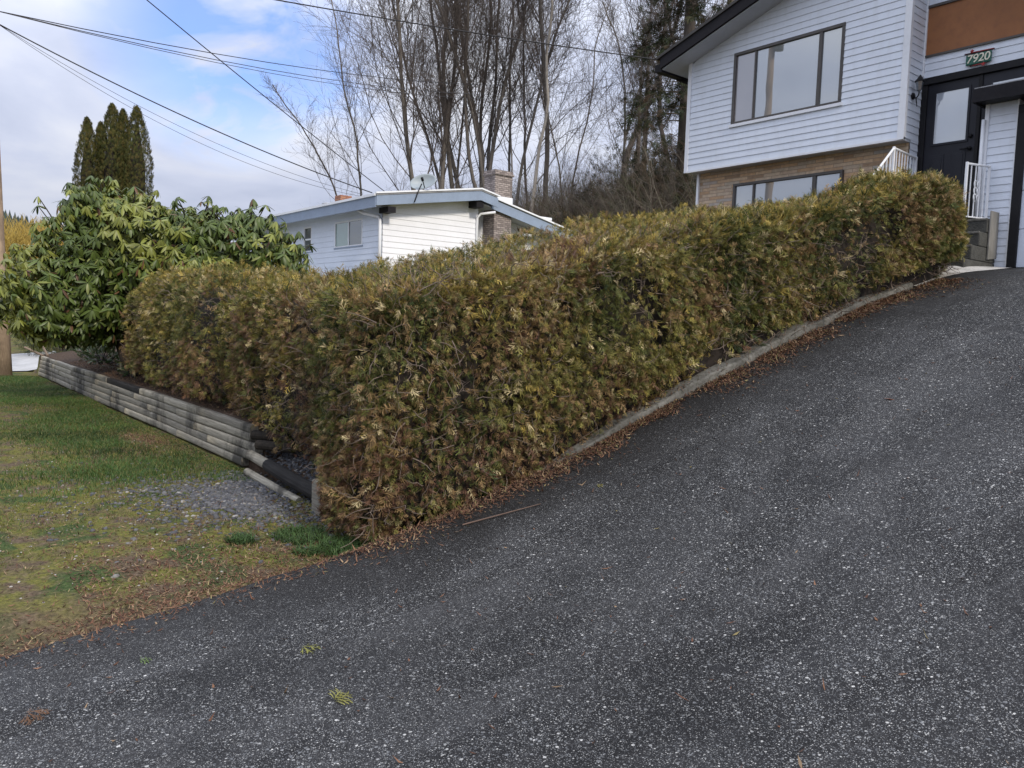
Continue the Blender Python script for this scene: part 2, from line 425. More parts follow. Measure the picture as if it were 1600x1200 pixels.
# ground sheet
xs = np.unique(np.concatenate([np.linspace(-900, -60, 24), np.arange(-60, -26, 1.0), np.arange(-26, -10, .25), np.arange(-10, 4, .1), np.arange(4, 30, 1.0), np.linspace(30, 500, 20)]))
ys = np.unique(np.concatenate([np.linspace(-300, -12, 14), np.arange(-12, -1, .5), np.arange(-1, 3.4, .1), [3.44, 3.49, 3.51, 3.58], np.arange(3.7, 13, .15), np.arange(13, 60, 1.0), np.linspace(60, 700, 24)]))
GX, GY = np.meshgrid(xs, ys)
GZ = gz(GX, GY)
V = np.stack([GX, GY, GZ], -1).reshape(-1, 3)
nx, ny = len(xs), len(ys)
i, j = np.meshgrid(np.arange(nx-1), np.arange(ny-1))
a = (j*nx+i).ravel(); F = np.stack([a, a+1, a+nx+1, a+nx], 1)
tag(fast('ground', V, F, M['ground'], smooth=True), kind='structure')

# street (behind the photographer) and driveway
def sheet(name, xf0, xf1, y0, y1, zf, m, nxs=40, nys=80, edge=0):
    t = np.linspace(0, 1, nxs); y = np.linspace(y0, y1, nys)
    T, Y = np.meshgrid(t, y); X0 = xf0(Y); X1 = xf1(Y)
    if edge: X0 = X0 + edge*snoise(np.stack([Y*0, Y, Y*0], -1), 2.2, 4) + edge*.5*snoise(np.stack([Y*0, Y, Y*0], -1), 9, 5)
    X = X0+(X1-X0)*T
    V = np.stack([X, Y, zf(X, Y)], -1).reshape(-1, 3)
    i, j = np.meshgrid(np.arange(nxs-1), np.arange(nys-1)); a = (j*nxs+i).ravel()
    return fast(name, V, np.stack([a, a+1, a+nxs+1, a+nxs], 1), m, smooth=True)
tag(sheet('road', lambda y: y*0-120, lambda y: y*0+60, -14, -5.9, lambda x, y: np.interp(y, [-14, -5.9], [-.62, -.475]), M['asphalt'], 60, 8), kind='structure')
def drive_left(y):
    flare = np.where(y < 2.9, (2.9-y)*.10+.02*(2.9-y)**2*.3, 0)   # the edge runs out straight towards the street
    return np.where(y < 2.9, -5.0+.105*(2.9-y)*.9, curb_x(y)+.0)
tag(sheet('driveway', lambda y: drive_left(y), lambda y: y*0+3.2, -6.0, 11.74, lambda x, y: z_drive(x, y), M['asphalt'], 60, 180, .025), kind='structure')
tag(sheet('neighbour_driveway', lambda y: y*0-33, lambda y: y*0-25.6, 3.0, 13.0, lambda x, y: gz(x, y)+.03, M['pale_concrete'], 10, 30), kind='structure')

# concrete pad at the foot of the steps
tag(sheet('concrete_pad', lambda y: y*0-5.4, lambda y: -3.92-.28*sst(11.3, 9.6, y), 9.6, 11.69, lambda x, y: z_drive(x, y)+.006+sst(0, .3, -3.92-.28*sst(11.3, 9.6, y)-x)*np.maximum(np.interp(y, [9.6, 10.75, 11.69], [2.165, 2.475, 2.52])-z_drive(x, y), 0), M['concrete'], 40, 40), kind='structure')

# kerb between hedge and drive
mb = MB(); ky = np.linspace(4.3, 9.5, 60)
prof = lambda y: [(-.17, -.10), (-.16, .065), (-.145, .08), (-.03, .075), (-.012, .06), (0.0, -.08)]
rings = []
for q, y in enumerate(ky):
    x0 = float(curb_x(y)) + .012*math.sin(y*2.3)+.008*math.sin(y*7.1); z0 = float(z_drive(np.array(x0), np.array(y)))
    wob = .010*math.sin(y*5.3)+.008*math.sin(y*11)+random.uniform(-.004, .004)
    sink = -.10*float(sst(5.6, 4.3, y))
    rings.append([(x0+px_, y, z0+pz_+sink+wob*(pz_ > 0)) for px_, pz_ in prof(y)])
n0 = 0
for r_ in rings: mb.v += r_
m_ = len(rings[0])
for q in range(len(rings)-1):
    for k in range(m_-1):
        a = q*m_+k; mb.f.append((a, a+1, a+m_+1, a+m_))
mb.f.append(tuple(range(m_))); mb.f.append(tuple((len(rings)-1)*m_+k for k in range(m_-1, -1, -1)))
tag(mb.build('kerb', M['old_concrete']), kind='structure')

# ------------------------------------------------------------------ main house
HY = 11.42
house = thing('split_level_house', 'white sided house with dark gable roof and black double doors up the driveway', 'house', (-5, 15, 2.5))

def siding(mb, x0, x1, z0, z1, y, holes=(), lap=.1016, depth=.0105, top=None, axis='x', sgn=-1):
    """lapped boards on a wall facing sgn*normal; top(z)->(x0,x1) trims the ends for a gable"""
    zs = list(np.arange(z0, z1+1e-6, lap))
    if zs[-1] < z1-1e-4: zs.append(z1)
    lev = sorted(set([round(z, 5) for z in zs] + [round(h[k], 5) for h in holes for k in (2, 3) if z0 < h[k] < z1]))
    def off(z):
        k = (z-z0)/lap; f = k-math.floor(k+1e-6); return max(0, depth*(1-f))+.003
    def pt(a, z, o): return (a, y+sgn*o, z) if axis == 'x' else (y+sgn*o, a, z)
    def put(p):
        mb.poly(p if (axis == 'x') == (sgn < 0) else p[::-1])
    for za, zb in zip(lev[:-1], lev[1:]):
        zm = (za+zb)/2
        spans = [(x0, x1)]
        for h in holes:
            if h[2] < zm < h[3]:
                ns = []
                for s0, s1 in spans:
                    if h[1] <= s0 or h[0] >= s1: ns.append((s0, s1)); continue
                    if h[0] > s0: ns.append((s0, h[0]))
                    if h[1] < s1: ns.append((h[1], s1))
                spans = ns
        ob = off(za+1e-7); ot = off(zb-1e-4)
        for s0, s1 in spans:
            a0, a1, b0, b1 = s0, s1, s0, s1
            if top:
                l0, r0 = top(za); l1, r1 = top(zb)
                a0, a1, b0, b1 = max(s0, l0), min(s1, r0), max(s0, l1), min(s1, r1)
                if a1 <= a0 or b1 <= b0: continue
            put([pt(a0, za, ob), pt(a1, za, ob), pt(b1, zb, ot), pt(b0, zb, ot)])
            put([pt(a0, za, 0), pt(a1, za, 0), pt(a1, za, ob), pt(a0, za, ob)])

RS = .326
def soff(x):      # underside of the roof slope at the front overhang
    xr = -4.95
    return 6.25+RS*(x+9.2) if x < xr else 6.25+RS*(xr+9.2)-RS*(x-xr)
def gtop(z):
    d = (z-6.25)/RS
    return (-9.2+d, -.70-d)
win = (-8.29, -6.33, 5.035, 6.21)
mb = MB()
siding(mb, -9.2, -5.37, 4.37, 7.6, HY, [win], top=lambda z: gtop(z) if z > 6.25 else (-9.2, -.7))
siding(mb, HY, 11.9, 4.37, 7.4, -5.37, axis='y', sgn=1)
siding(mb, 11.64, 11.9, 3.12, 4.37, -5.37, axis='y', sgn=1)
siding(mb, HY, 20, 4.37, 6.2, -9.2, axis='y', sgn=-1)
trans = (-5.36, -3.45, 5.57, 6.27)
siding(mb, -5.37, -3.3, 5.27, 7.6, 11.9, [trans])
siding(mb, -3.3, -.7, 4.90, 7.6, 11.5, [], top=lambda z: gtop(z) if z > 6.25 else (-9.2, -.7))
siding(mb, -4.39, -4.02, 2.50, 4.72, 11.75, lap=.1016)
siding(mb, 11.75, 11.9, 2.50, 4.72, -4.39, axis='y', sgn=-1)
mb.build('siding', M['siding'], house)
mb = MB()      # solid walls behind the boards
mb.box(-9.2, -5.375, HY+.05, 20, 4.38, 6.28)
mb.box(-5.375, -3.3, 11.95, 20, 2.4, 6.28)
mb.box(-3.3, -.7, 11.55, 20, 2.4, 6.28)
mb.box(-4.386, -4.02, 11.76, 11.94, 2.4, 4.72); mb.box(-1.4, -.7, 11.4, 11.549, 2.4, 4.8)
mb.prism([(-9.2, 6.283), (-.7, 6.283), (-4.95, soff(-4.95)+.02)], 11.96, 20, 'y')
mb.prism([(-9.2, 6.283), (-5.38, 6.283), (-5.38, soff(-5.38)+.02)], HY+.05, 11.955, 'y')
mb.build('wall', M['siding_w'], house)
mb = MB(); mb.box(-9.06, -5.385, 11.64, 19.9, 2.0, 4.372)
mb.build('stone_veneer', M['brick_tan'], house)
mb = MB()      # corner boards and wall trim
mb.box(-9.235, -9.165, HY-.028, HY+.06, 4.34, 6.27); mb.box(-5.44, -5.345, HY-.03, HY+.035, 4.34, 7.45)
mb.box(-9.2, -5.345, HY-.022, HY+.04, 4.335, 4.372)
mb.box(-4.425, -4.375, 11.722, 11.80, 2.5, 4.72); mb.box(-4.04, -4.02, 11.72, 11.78, 2.5, 4.72)
mb.box(-9.10, -9.055, 11.60, 11.66, 2.3, 4.34); mb.box(-5.40, -5.34, 11.86, 11.9, 5.30, 7.3)
mb.build('corner_trim', M['trim'], house)
mb = MB()      # overhang soffit of the upper storey
mb.box(-9.18, -5.37, HY+.04, 11.66, 4.336, 4.374)
mb.build('overhang_soffit', M['soffit'], house)

def roof_slab(z_add, th, x_l=-9.55, x_r=-.35, y0=11.0, y1=20.4):
    xr = -4.95; f = lambda x: soff(x)+z_add
    lo = [(x_l, f(x_l)), (xr, f(xr)), (x_r, f(x_r))]
    return lo + [(p[0], p[1]+th) for p in lo[::-1]]
mb = MB(); mb.prism(roof_slab(.20, .05, -9.62, -.28, 10.96), 10.96, 20.4, 'y')
mb.build('roof', M['roof_dark'], house)
mb = MB()      # barge boards
mb.prism(roof_slab(.015, .185), 10.985, 11.03, 'y'); mb.box(-9.60, -9.55, 11.031, 20.35, soff(-9.55)-.03, soff(-9.55)+.19)
mb.build('fascia', M['darkbrown'], house)
mb = MB(); mb.prism(roof_slab(-.008, .02, -9.53, -.37), 11.031, 20.3, 'y')
mb.build('soffit', M['soffit'], house)
mb = MB(); mb.box(-9.72, -9.605, 11.05, 20.3, soff(-9.55)-.01, soff(-9.55)+.12); mb.tube([(-9.66, 11.6, 6.13), (-9.45, 11.7, 6.02), (-9.27, 11.75, 5.85)], .035, 8)
mb.build('gutter', M['darkbrown'], house)

def window(parent, x0, x1, z0, z1, y, splits, fm, panes, fw=.05, name='window', out=.02, sill=None, bars=None):
    mb = MB(); d0, d1 = y-out, y+.045
    mb.box(x0, x1, d0, d1, z1-fw, z1); mb.box(x0, x1, d0, d1, z0, z0+fw*.7)
    mb.box(x0, x0+fw, d0, d1, z0+fw*.7, z1-fw); mb.box(x1-fw, x1, d0, d1, z0+fw*.7, z1-fw)
    for s, w in splits: mb.box(s-w/2, s+w/2, d0+.004, d1, z0+fw*.7, z1-fw)
    w_ = mb.build(name, fm, parent, bevel=.004)
    ed = [x0+fw]+[s for s, _ in splits]+[x1-fw]
    for k in range(len(ed)-1):
        p = MB(); p.box(ed[k], ed[k+1], y+.012, y+.02, z0+fw*.5, z1-fw*.9)
        o = p.build('pane', panes[k % len(panes)]); o.parent = w_
    if sill:
        p = MB(); p.box(x0-.03, x1+.03, y-.035, y+.0, z0-.05, z0-.003)
        o = p.build('sill', sill); o.parent = w_
    return w_
window(house, -8.29, -6.33, 5.035, 6.21, HY, [(-7.87, .03), (-6.72, .055)], M['alu'], [M['glass_curtain'], M['glass'], M['glass']], .05, sill=M['trim'])
window(house, -8.31, -6.33, 3.15, 4.07, 11.605, [(-7.9, .035), (-6.8, .06)], M['alu'], [M['glass'], M['glass'], M['glass']], .045)
# transom board above the doors
mb = MB(); mb.box(-5.34, -3.47, 11.888, 11.93, 5.59, 6.25); w_ = mb.build('transom_panel', M['orange'], house)
mb = MB(); mb.box(-5.37, -3.44, 11.862, 11.93, 6.251, 6.285); mb.box(-5.37, -3.44, 11.866, 11.93, 5.562, 5.589)
mb.box(-5.37, -5.341, 11.866, 11.93, 5.59, 6.25); mb.box(-3.469, -3.44, 11.866, 11.93, 5.59, 6.25)
o = mb.build('panel_frame', M['alu']); o.parent = w_
# double doors
DY = 11.93
mb = MB(); mb.box(-5.37, -3.68, 11.865, DY, 5.17, 5.27); mb.box(-5.365, -5.28, 11.885, DY, 3.12, 5.17)
mb.box(-3.76, -3.68, 11.885, DY, 3.12, 5.17); mb.box(-4.60, -4.55, 11.89, DY, 3.15, 5.17)
mb.build('door_frame', M['blackpaint'], house, bevel=.006)
def door(x0, x1, hinge_left=True):
    mb = MB(); fy = DY-.02
    mb.box(x0, x1, fy, DY+.02, 3.16, 5.168)
    d = mb.build('door', M['charcoal'], house, bevel=.003)
    gx0, gx1 = x0+.125, x1-.125
    p = MB()
    for (a, b_, c, e) in ((gx0-.03, gx1+.03, 5.03, 5.06), (gx0-.03, gx1+.03, 4.29, 4.32), (gx0-.03, gx0, 4.32, 5.03), (gx1, gx1+.03, 4.32, 5.03)):
        p.box(a, b_, fy-.014, fy-.001, c, e)
    o = p.build('glass_frame', M['charcoal']); o.parent = d; o.location = -house.location*0
    p = MB(); p.box(gx0, gx1, fy-.006, fy-.002, 4.32, 5.03); o = p.build('pane', M['glass_frost']); o.parent = d
    xm = (x0+x1)/2
    for a, b_ in ((x0+.11, xm-.055), (xm+.055, x1-.11)):
        p = MB(); p.prism([(a, 3.40), (b_, 3.40), (b_, 4.16), (a, 4.16)], fy-.010, fy-.002, 'y')
        p.box(a+.03, b_-.03, fy-.016, fy-.0095, 3.43, 4.13)
        o = p.build('raised_panel', M['charcoal'], bevel=.004); o.parent = d
    hx = x1-.06 if hinge_left else x0+.06
    p = MB(); p.tube([(hx, fy, 4.36), (hx, fy-.03, 4.36)], .028, 12); o = p.build('lock', M['blackpaint'], smooth=True); o.parent = d
    p = MB(); p.tube([(hx, fy, 4.19), (hx, fy-.045, 4.19)], .026, 12)
    p.tube([(hx, fy-.045, 4.19), (hx-(.11 if hinge_left else -.11), fy-.05, 4.185)], [.012, .010], 8)
    o = p.build('handle', M['blackpaint'], smooth=True); o.parent = d
door(-5.28, -4.60); door(-4.55, -3.76, False)
# garage: wall, door, canopy
mb = MB(); mb.box(-4.02, -3.91, 11.70, 11.76, 2.505, 4.52); mb.box(-4.02, -1.4, 11.70, 11.76, 4.52, 4.62); mb.box(-1.51, -1.4, 11.70, 11.76, 2.505, 4.52)
mb.build('garage_door_frame', M['blackpaint'], house, bevel=.006)
mb = MB()
for k in range(4): mb.box(-3.91, -1.51, 11.735, 11.775, 2.51+k*.5025, 2.51+(k+1)*.5025-.008)
mb.build('garage_door', M['siding_b'], house, bevel=.004)
mb = MB(); mb.box(-4.47, -.4, 11.50, 11.885, 4.70, 4.84)
cn = mb.build('canopy', M['blackpaint'], house, bevel=.008)
mb = MB(); mb.box(-4.50, -.38, 11.46, 11.499, 4.69, 4.865); mb.box(-4.50, -4.471, 11.50, 11.88, 4.69, 4.865); o = mb.build('canopy_fascia', M['darkbrown']); o.parent = cn
mb = MB(); mb.box(-4.49, -.4, 11.48, 11.885, 4.868, 4.884); o = mb.build('canopy_roof', M['roof']); o.parent = cn
# downpipe stub by the garage
mb = MB(); mb.tube([(-4.43, 11.70, 4.5), (-4.43, 11.70, 3.2)], .025, 8); mb.build('downspout', M['trim'], house, smooth=True)
mb = MB(); mb.box(-4.32, -4.19, 11.69, 11.72, 2.50, 2.66); mb.build('foot_flashing', M['flash'], house)

# front steps + railings
steps = thing('front_steps', 'dark concrete front steps rising beside the end of the hedge to the black doors', 'steps', (-4.75, 11.2, 2.4))
mb = MB()
zb0 = 2.38
for k in range(4):
    mb.box(-5.30, -4.17, 10.74+.22*k, 11.74, zb0+.19*k + (0 if k else -.15), zb0+.19*(k+1)-.004)
mb.build('treads', M['step'], steps, bevel=.012)
mb = MB()
for k in range(4): mb.box(-5.29, -4.18, 10.732+.22*k, 10.78+.22*k, zb0+.19*(k+1)-.03, zb0+.19*(k+1)+.001)
mb.build('nosing', M['old_concrete'], steps, bevel=.006)
def rail(name, label, path_top, path_bot, posts, n, scroll=False):
    t = thing(name, label, 'railing', path_bot[0])
    mb = MB(); mb.tube(path_top, .016, 8); mb.build('top_rail', M['trim'], t)
    mb = MB(); mb.tube(path_bot, .012, 8); mb.build('bottom_rail', M['trim'], t)
    pt = lambda P_, f: Vector(P_[0]).lerp(Vector(P_[-1]), f)
    for f in posts:
        a = pt(path_bot, f); b_ = pt(path_top, f)
        p = MB(); p.box(a.x-.016, a.x+.016, a.y-.016, a.y+.016, a.z-.06, b_.z+.02); p.build('post', M['trim'], t, bevel=.004)
    mb = MB()
    for k in range(1, n):
        a = pt(path_bot, k/n); b_ = pt(path_top, k/n); mb.box(a.x-.006, a.x+.006, a.y-.006, a.y+.006, a.z, b_.z)
    mb.build('balusters', M['trim'], t)
    if scroll:
        mb = MB(); a = pt(path_bot, .5); b_ = pt(path_top, .5)
        for zc, rr in ((.30, .05), (.40, .05), (.50, .05)):
            c = a.lerp(b_, zc/.8)
            for sg in (-1, 1):
                pts = [(c.x, c.y+sg*.055+rr*math.cos(q)*.9, c.z+rr*math.sin(q)) for q in np.linspace(0, 5.2, 14)]
                mb.tube(pts, .006, 6)
        mb.build('scrolls', M['trim'], t)
    return t
rail('stair_railing', 'white iron railing at the right of the front steps by the garage wall', [(-4.43, 11.28, 3.86), (-4.30, 11.69, 3.86)], [(-4.43, 11.28, 3.17), (-4.30, 11.69, 3.17)], [0, .98], 5, True)
t = rail('stair_railing', 'white iron railing left of the black doors rising over the hedge top', [(-5.28, 11.00, 4.14), (-5.35, 11.84, 4.14)], [(-5.28, 11.00, 3.20), (-5.35, 11.84, 3.24)], [0, 1], 8)
mb = MB(); mb.tube([(-5.28, 11.00, 4.14), (-5.27, 10.42, 3.66), (-5.27, 10.36, 3.60)], .016, 8)
for k in range(1, 7): mb.box(-5.285, -5.269, 11.00-.1*k, 11.016-.1*k, 2.95-.08*k, 4.13-.083*k)
mb.build('sloping_rail', M['trim'], t)

# grey board leaning by the steps
mb = MB(); mb.prism([(11.42, 2.60), (11.71, 2.63), (11.70, 3.24), (11.43, 3.235)], -4.160, -4.145, 'x')
tag(mb.build('plywood_board', M['plywood']), 'weathered grey board standing against the side of the front steps', 'board')

# house number sign
sgn = thing('house_number_sign', 'green house number sign 7920 with red branches under the orange panel', 'sign', (-4.62, 11.86, 5.38))
mb = MB(); mb.box(-4.775, -4.455, 11.845, 11.872, 5.315, 5.455); mb.build('plaque', M['sign_green'], sgn, bevel=.008)
cu = bpy.data.curves.new('digits', 'FONT'); cu.body = '7920'; cu.size = .155; cu.align_x = 'CENTER'; cu.align_y = 'CENTER'; cu.extrude = .004; cu.offset = .0012; cu.shear = .12; cu.space_character = .95
tmp = bpy.data.objects.new('digits_tmp', cu); COL.objects.link(tmp)
bpy.context.view_layer.update()
dm = bpy.data.meshes.new_from_object(tmp.evaluated_get(bpy.context.evaluated_depsgraph_get()))
bpy.data.objects.remove(tmp)
dg = bpy.data.objects.new('digits', dm); dm.materials.clear(); dm.materials.append(M['sign_white']); link(dg, sgn)
dg.location = Vector((-4.615, 11.839, 5.385)) - sgn.location; dg.rotation_euler = (R(90), 0, 0)
mb = MB(); mb.tube([(-4.80, 11.855, 5.474), (-4.42, 11.855, 5.468)], .010, 8); mb.tube([(-4.72, 11.855, 5.296), (-4.50, 11.855, 5.30)], .008, 8)
mb.build('branch', M['sign_dark'], sgn, smooth=True)
mb = MB(); mb.tube([(-4.71, 11.845, 5.478), (-4.43, 11.845, 5.474)], .006, 6); mb.tube([(-4.68, 11.845, 5.298), (-4.53, 11.845, 5.302)], .006, 6)
for cx, cz in ((-4.70, 5.495), (-4.545, 5.29)):
    for q in range(5):
        a = q*1.257+.3
        mb.tube([(cx, 11.842, cz), (cx+.014*math.cos(a), 11.842, cz+.014*math.sin(a)), (cx+.028*math.cos(a), 11.843, cz+.028*math.sin(a))], [.005, .010, .003], 6)
mb.build('blossom', M['sign_red'], sgn, smooth=True)

# wall lantern on the recess wall
lan = thing('wall_lantern', 'small black lantern mounted on the white recess wall left of the doors', 'lantern', (-5.345, 11.60, 4.990))
mb = MB(); mb.tube([(-5.352, 11.60, 4.970), (-5.335, 11.60, 4.970)], [.05, .045], 14); mb.tube([(-5.34, 11.60, 4.970), (-5.30, 11.59, 4.930), (-5.26, 11.57, 4.960), (-5.25, 11.565, 5.010)], .010, 8)
mb.tube([(-5.30, 11.59, 4.930), (-5.29, 11.59, 4.870), (-5.28, 11.585, 4.810)], [.010, .008, .003], 8)
mb.build('bracket', M['blackpaint'], lan, smooth=True)
mb = MB(); mb.tube([(-5.25, 11.565, 5.015), (-5.25, 11.565, 5.030), (-5.25, 11.565, 5.140)], [.02, .035, .055], 6); mb.build('lamp_glass', M['glass_dark'], lan)
mb = MB(); mb.tube([(-5.25, 11.565, 5.140), (-5.25, 11.565, 5.152), (-5.25, 11.565, 5.200), (-5.25, 11.565, 5.240)], [.07, .07, .03, .005], 6)
mb.build('lamp_cap', M['blackpaint'], lan)

# ------------------------------------------------------------------ neighbour's house
nb = thing('neighbour_bungalow', 'low white bungalow with blue grey fascia beyond the rhododendron', 'house', (-30, 18, 2.5))
NX, NY = -24.03, 13.69
w1 = (-27.6, -25.42, 4.13, 5.09); w2 = (-30.35, -29.62, 4.1, 5.1); w3 = (-32.6, -31.7, 4.2, 5.05)
mb = MB(); siding(mb, -38, NX, 2.4, 5.45, NY, [w1, w2, w3], lap=.20, depth=.016); mb.build('front_siding', M['siding_b'], nb)
mb = MB()
ntop = lambda z: (NY+max(0, (z-5.42))/.155, 17.75)
siding(mb, NY, 17.75, 2.4, 6.05, NX, lap=.20, depth=.016, axis='y', sgn=1, top=ntop)
siding(mb, 17.75, 22, 2.4, 5.9, NX-.6, lap=.20, depth=.016, axis='y', sgn=1)
mb.build('side_siding', M['siding_w'], nb)
mb = MB(); mb.box(-38, NX-.03, NY+.05, 17.75, 2.2, 5.42); mb.prism([(NY+.06, 5.421), (17.74, 5.421), (17.74, 6.05)], -38, NX-.03, 'x')
mb.box(-38, NX-.63, 17.76, 22, 2.2, 5.5); mb.build('wall', M['siding_w'], nb)
for (w, sp, ps) in ((w1, [(-26.5, .06)], [M['glass_green'], M['glass_dark']]), (w2, [], [M['glass_dark']]), (w3, [], [M['glass_green']])):
    window(nb, *w, NY, sp, M['trim'], ps, .06, sill=M['bluefascia'])
p = MB(); p.box(-30.30, -29.66, NY-.03, NY+.03, 4.56, 4.62); p.build('window_bar', M['trim'], nb)
# roof: a low gable, ridge along the street; fascia pieces with a white flashing on the edge
def slab(mb, y0, z0, y1, z1, x0, x1, th): mb.prism([(y0, z0), (y1, z1), (y1, z1+th), (y0, z0+th)], x0, x1, 'x')
RX = -23.45
rf = MB(); slab(rf, 13.10, 5.62, 17.45, 6.31, -38.6, RX+.02, .05); slab(rf, 17.45, 6.31, 18.2, 6.16, -38.6, RX+.02, .05); slab(rf, 18.2, 6.16, 22.6, 5.22, -38.6, RX-.3, .05)
rf.build('roof', M['roof'], nb)
fa = MB(); slab(fa, 13.12, 5.29, 17.45, 5.97, RX-.05, RX, .33); slab(fa, 17.45, 5.97, 18.25, 5.80, RX-.051, RX-.001, .335); slab(fa, 18.2, 5.78, 22.55, 4.86, RX-.37, RX-.32, .36)
fa.box(-38.6, RX-.051, 13.10, 13.15, 5.24, 5.61)
fa.build('fascia', M['bluefascia'], nb)
fl = MB(); slab(fl, 13.08, 5.67, 17.45, 6.36, RX-.02, RX+.05, .055); slab(fl, 17.45, 6.36, 18.3, 6.19, RX-.021, RX+.05, .055); slab(fl, 18.25, 6.17, 22.6, 5.25, RX-.35, RX-.26, .06)
fl.box(-38.6, RX-.02, 13.05, 13.10, 5.60, 5.68); fl.build('roof_edge', M['flash'], nb)
so = MB(); slab(so, 13.16, 5.30, 17.6, 6.02, -38.5, RX-.055, .03); slab(so, 17.65, 5.95, 22.5, 4.94, -38.5, RX-.375, .03); so.build('soffit', M['soffit'], nb)
be = MB(); be.box(NX-.1, RX-.06, 17.3, 17.62, 5.72, 5.95); be.build('beam_end', M['darkbrown'], nb); be = MB(); be.box(NX-.1, RX-.06, 13.6, 13.9, 5.13, 5.32); be.build('beam_end', M['darkbrown'], nb)
ds = MB(); ds.tube([(NX-.9, 13.2, 5.28), (NX-.75, 13.35, 5.18), (NX-.12, 13.60, 5.02), (NX-.06, 13.63, 4.9), (NX-.06, 13.63, 2.5)], .06, 10); ds.build('downspout', M['trim'], nb, smooth=True)
ds = MB(); ds.tube([(NX+.5, 18.2, 5.62), (NX+.12, 17.8, 5.55), (NX+.06, 17.68, 5.4), (NX+.06, 17.68, 2.5)], .05, 10); ds.build('downspout', M['trim'], nb, smooth=True)
ch = MB(); ch.box(-24.58, -23.90, 18.42, 19.26, 2.4, 7.10); ch.box(-24.63, -23.85, 18.37, 19.31, 7.10, 7.18); ch.box(-24.60, -23.88, 18.39, 19.28, 7.181, 7.29)
ch.build('chimney', M['brick_grey'], nb, bevel=.01)
cf = MB(); cf.box(-24.61, -23.87, 18.40, 19.28, 5.95, 6.30); cf.build('chimney_flashing', M['flash'], nb, bevel=.01)
ch = MB(); ch.box(-29.3, -28.8, 14.5, 15.0, 5.7, 6.35); ch.build('chimney', M['brick_orange'], nb, bevel=.01)
ve = MB(); ve.tube([(-30.0, 14.5, 5.75), (-30.0, 14.5, 6.05)], .12, 12); ve.tube([(-30.0, 14.5, 6.05), (-30.0, 14.5, 6.12), (-30., 14.5, 6.16)], [.2, .2, .05], 12); ve.build('roof_vent', M['metal'], nb, smooth=False)
lw = MB(); lw.box(-25.2, -24.0, 20.0, 20.4, 4.95, 5.05); lw.build('eave_bracket', M['trim'], nb)

# satellite dish on the neighbour's roof edge
dish = thing('satellite_dish', "grey satellite dish on the roof edge of the white bungalow", 'dish', (-23.4, 14.9, 6.0))
mb = MB(); nr, na = 8, 32; a_, b_ = .47, .31
ax = Vector((.62, -.62, .48)).normalized(); ux = Vector((.55, .74, .28)); ux = (ux-ax*ux.dot(ax)).normalized(); uy = ax.cross(ux)
cD = Vector((-23.5, 14.95, 6.32))
for sgn_, off_ in ((1, 0), (-1, -.025)):
    n0 = len(mb.v)
    for q in range(nr+1):
        for k in range(na):
            r_ = q/nr; t_ = 2*math.pi*k/na
            mb.v.append(tuple(cD + ux*(a_*r_*math.cos(t_)) + uy*(b_*r_*math.sin(t_)) + ax*(.16*(r_*r_-1)+off_)))
    for q in range(nr):
        for k in range(na):
            f = (n0+q*na+k, n0+(q+1)*na+k, n0+(q+1)*na+(k+1) % na, n0+q*na+(k+1) % na)
            mb.f.append(f if sgn_ > 0 else f[::-1])
for k in range(na):
    e0 = nr*na; e1 = (nr+1)*na+nr*na; mb.f.append((e0+k, e1+k, e1+(k+1) % na, e0+(k+1) % na))
mb.build('reflector', M['dish'], dish, smooth=True)
mb = MB(); mb.tube([(-23.38, 14.55, 5.55), (-23.38, 14.7, 5.95), (-23.5, 14.90, 6.22)], .022, 8)
tip = cD+ax*.36-uy*.16; mb.tube([cD-uy*.28-ax*.01, tip], .018, 8); mb.tube([tip, tip-ax*.12], .05, 10)
mb.build('mount_arm', M['blackpaint'], dish, smooth=True)

# ------------------------------------------------------------------ timber retaining wall
rw = thing('retaining_wall', 'grey timber log retaining wall stepping down along the lawn under the hedge', 'retaining wall', (-15, 3.45, -.25))
nc = 5; hh = .104
def log_mesh(x0, x1, yc, zc, r_=.052, sag=0):
    mb = MB(); nseg = max(3, int((x1-x0)/.4)); ph = random.uniform(0, 6)
    prof = []
    pts = []
    sides = 12
    for q in range(nseg+1):
        x = x0+(x1-x0)*q/nseg
        yy = yc+.006*math.sin(x*1.9+ph); zz = zc+.005*math.sin(x*1.3+ph*2)+sag*math.sin(math.pi*q/nseg)
        for k in range(sides):
            a = 2*math.pi*(k+.5)/sides
            cy, cz = math.cos(a), math.sin(a)
            fl = 1.12                                   # flattened top and bottom like a landscape timber
            cy = math.copysign(abs(cy)**.38, cy); cz = math.copysign(abs(cz)**.6, cz)
            mb.v.append((x, yy+cy*r_*.98, zz+max(-.985, min(.985, cz*fl))*r_))
    for q in range(nseg):
        for k in range(sides):
            a = q*sides+k; b_ = q*sides+(k+1) % sides
            mb.f.append((a, b_, b_+sides, a+sides))
    mb.f.append(tuple(range(sides))); mb.f.append(tuple(nseg*sides+k for k in range(sides-1, -1, -1)))
    return mb
xe = [-9.25, -9.02, -8.88, -9.06, -9.05]      # right hand ends, bottom course first
for c in range(nc):
    zc = -.245+.052+c*hh
    x = xe[c]; first = True
    ends = [x]
    L0 = [2.6, 1.5, 2.2, 2.9, 2.0][c]
    while x > -24.0:
        x -= L0 if first else random.choice((2.4, 2.4, 3.0)); first = False
        if x < -23.2: ends.append(-24.2+.08*c); break
        ends.append(x)
    for k in range(len(ends)-1):
        o = log_mesh(ends[k+1]+.006, ends[k]-.006, WALL_Y-.05+.008*c+random.uniform(-.006, .006), zc).build('log', M['log_dark'] if (c == 4 and k == 2) else M['log'], rw)
        for p_ in o.data.polygons: p_.use_smooth = len(p_.vertices) == 4
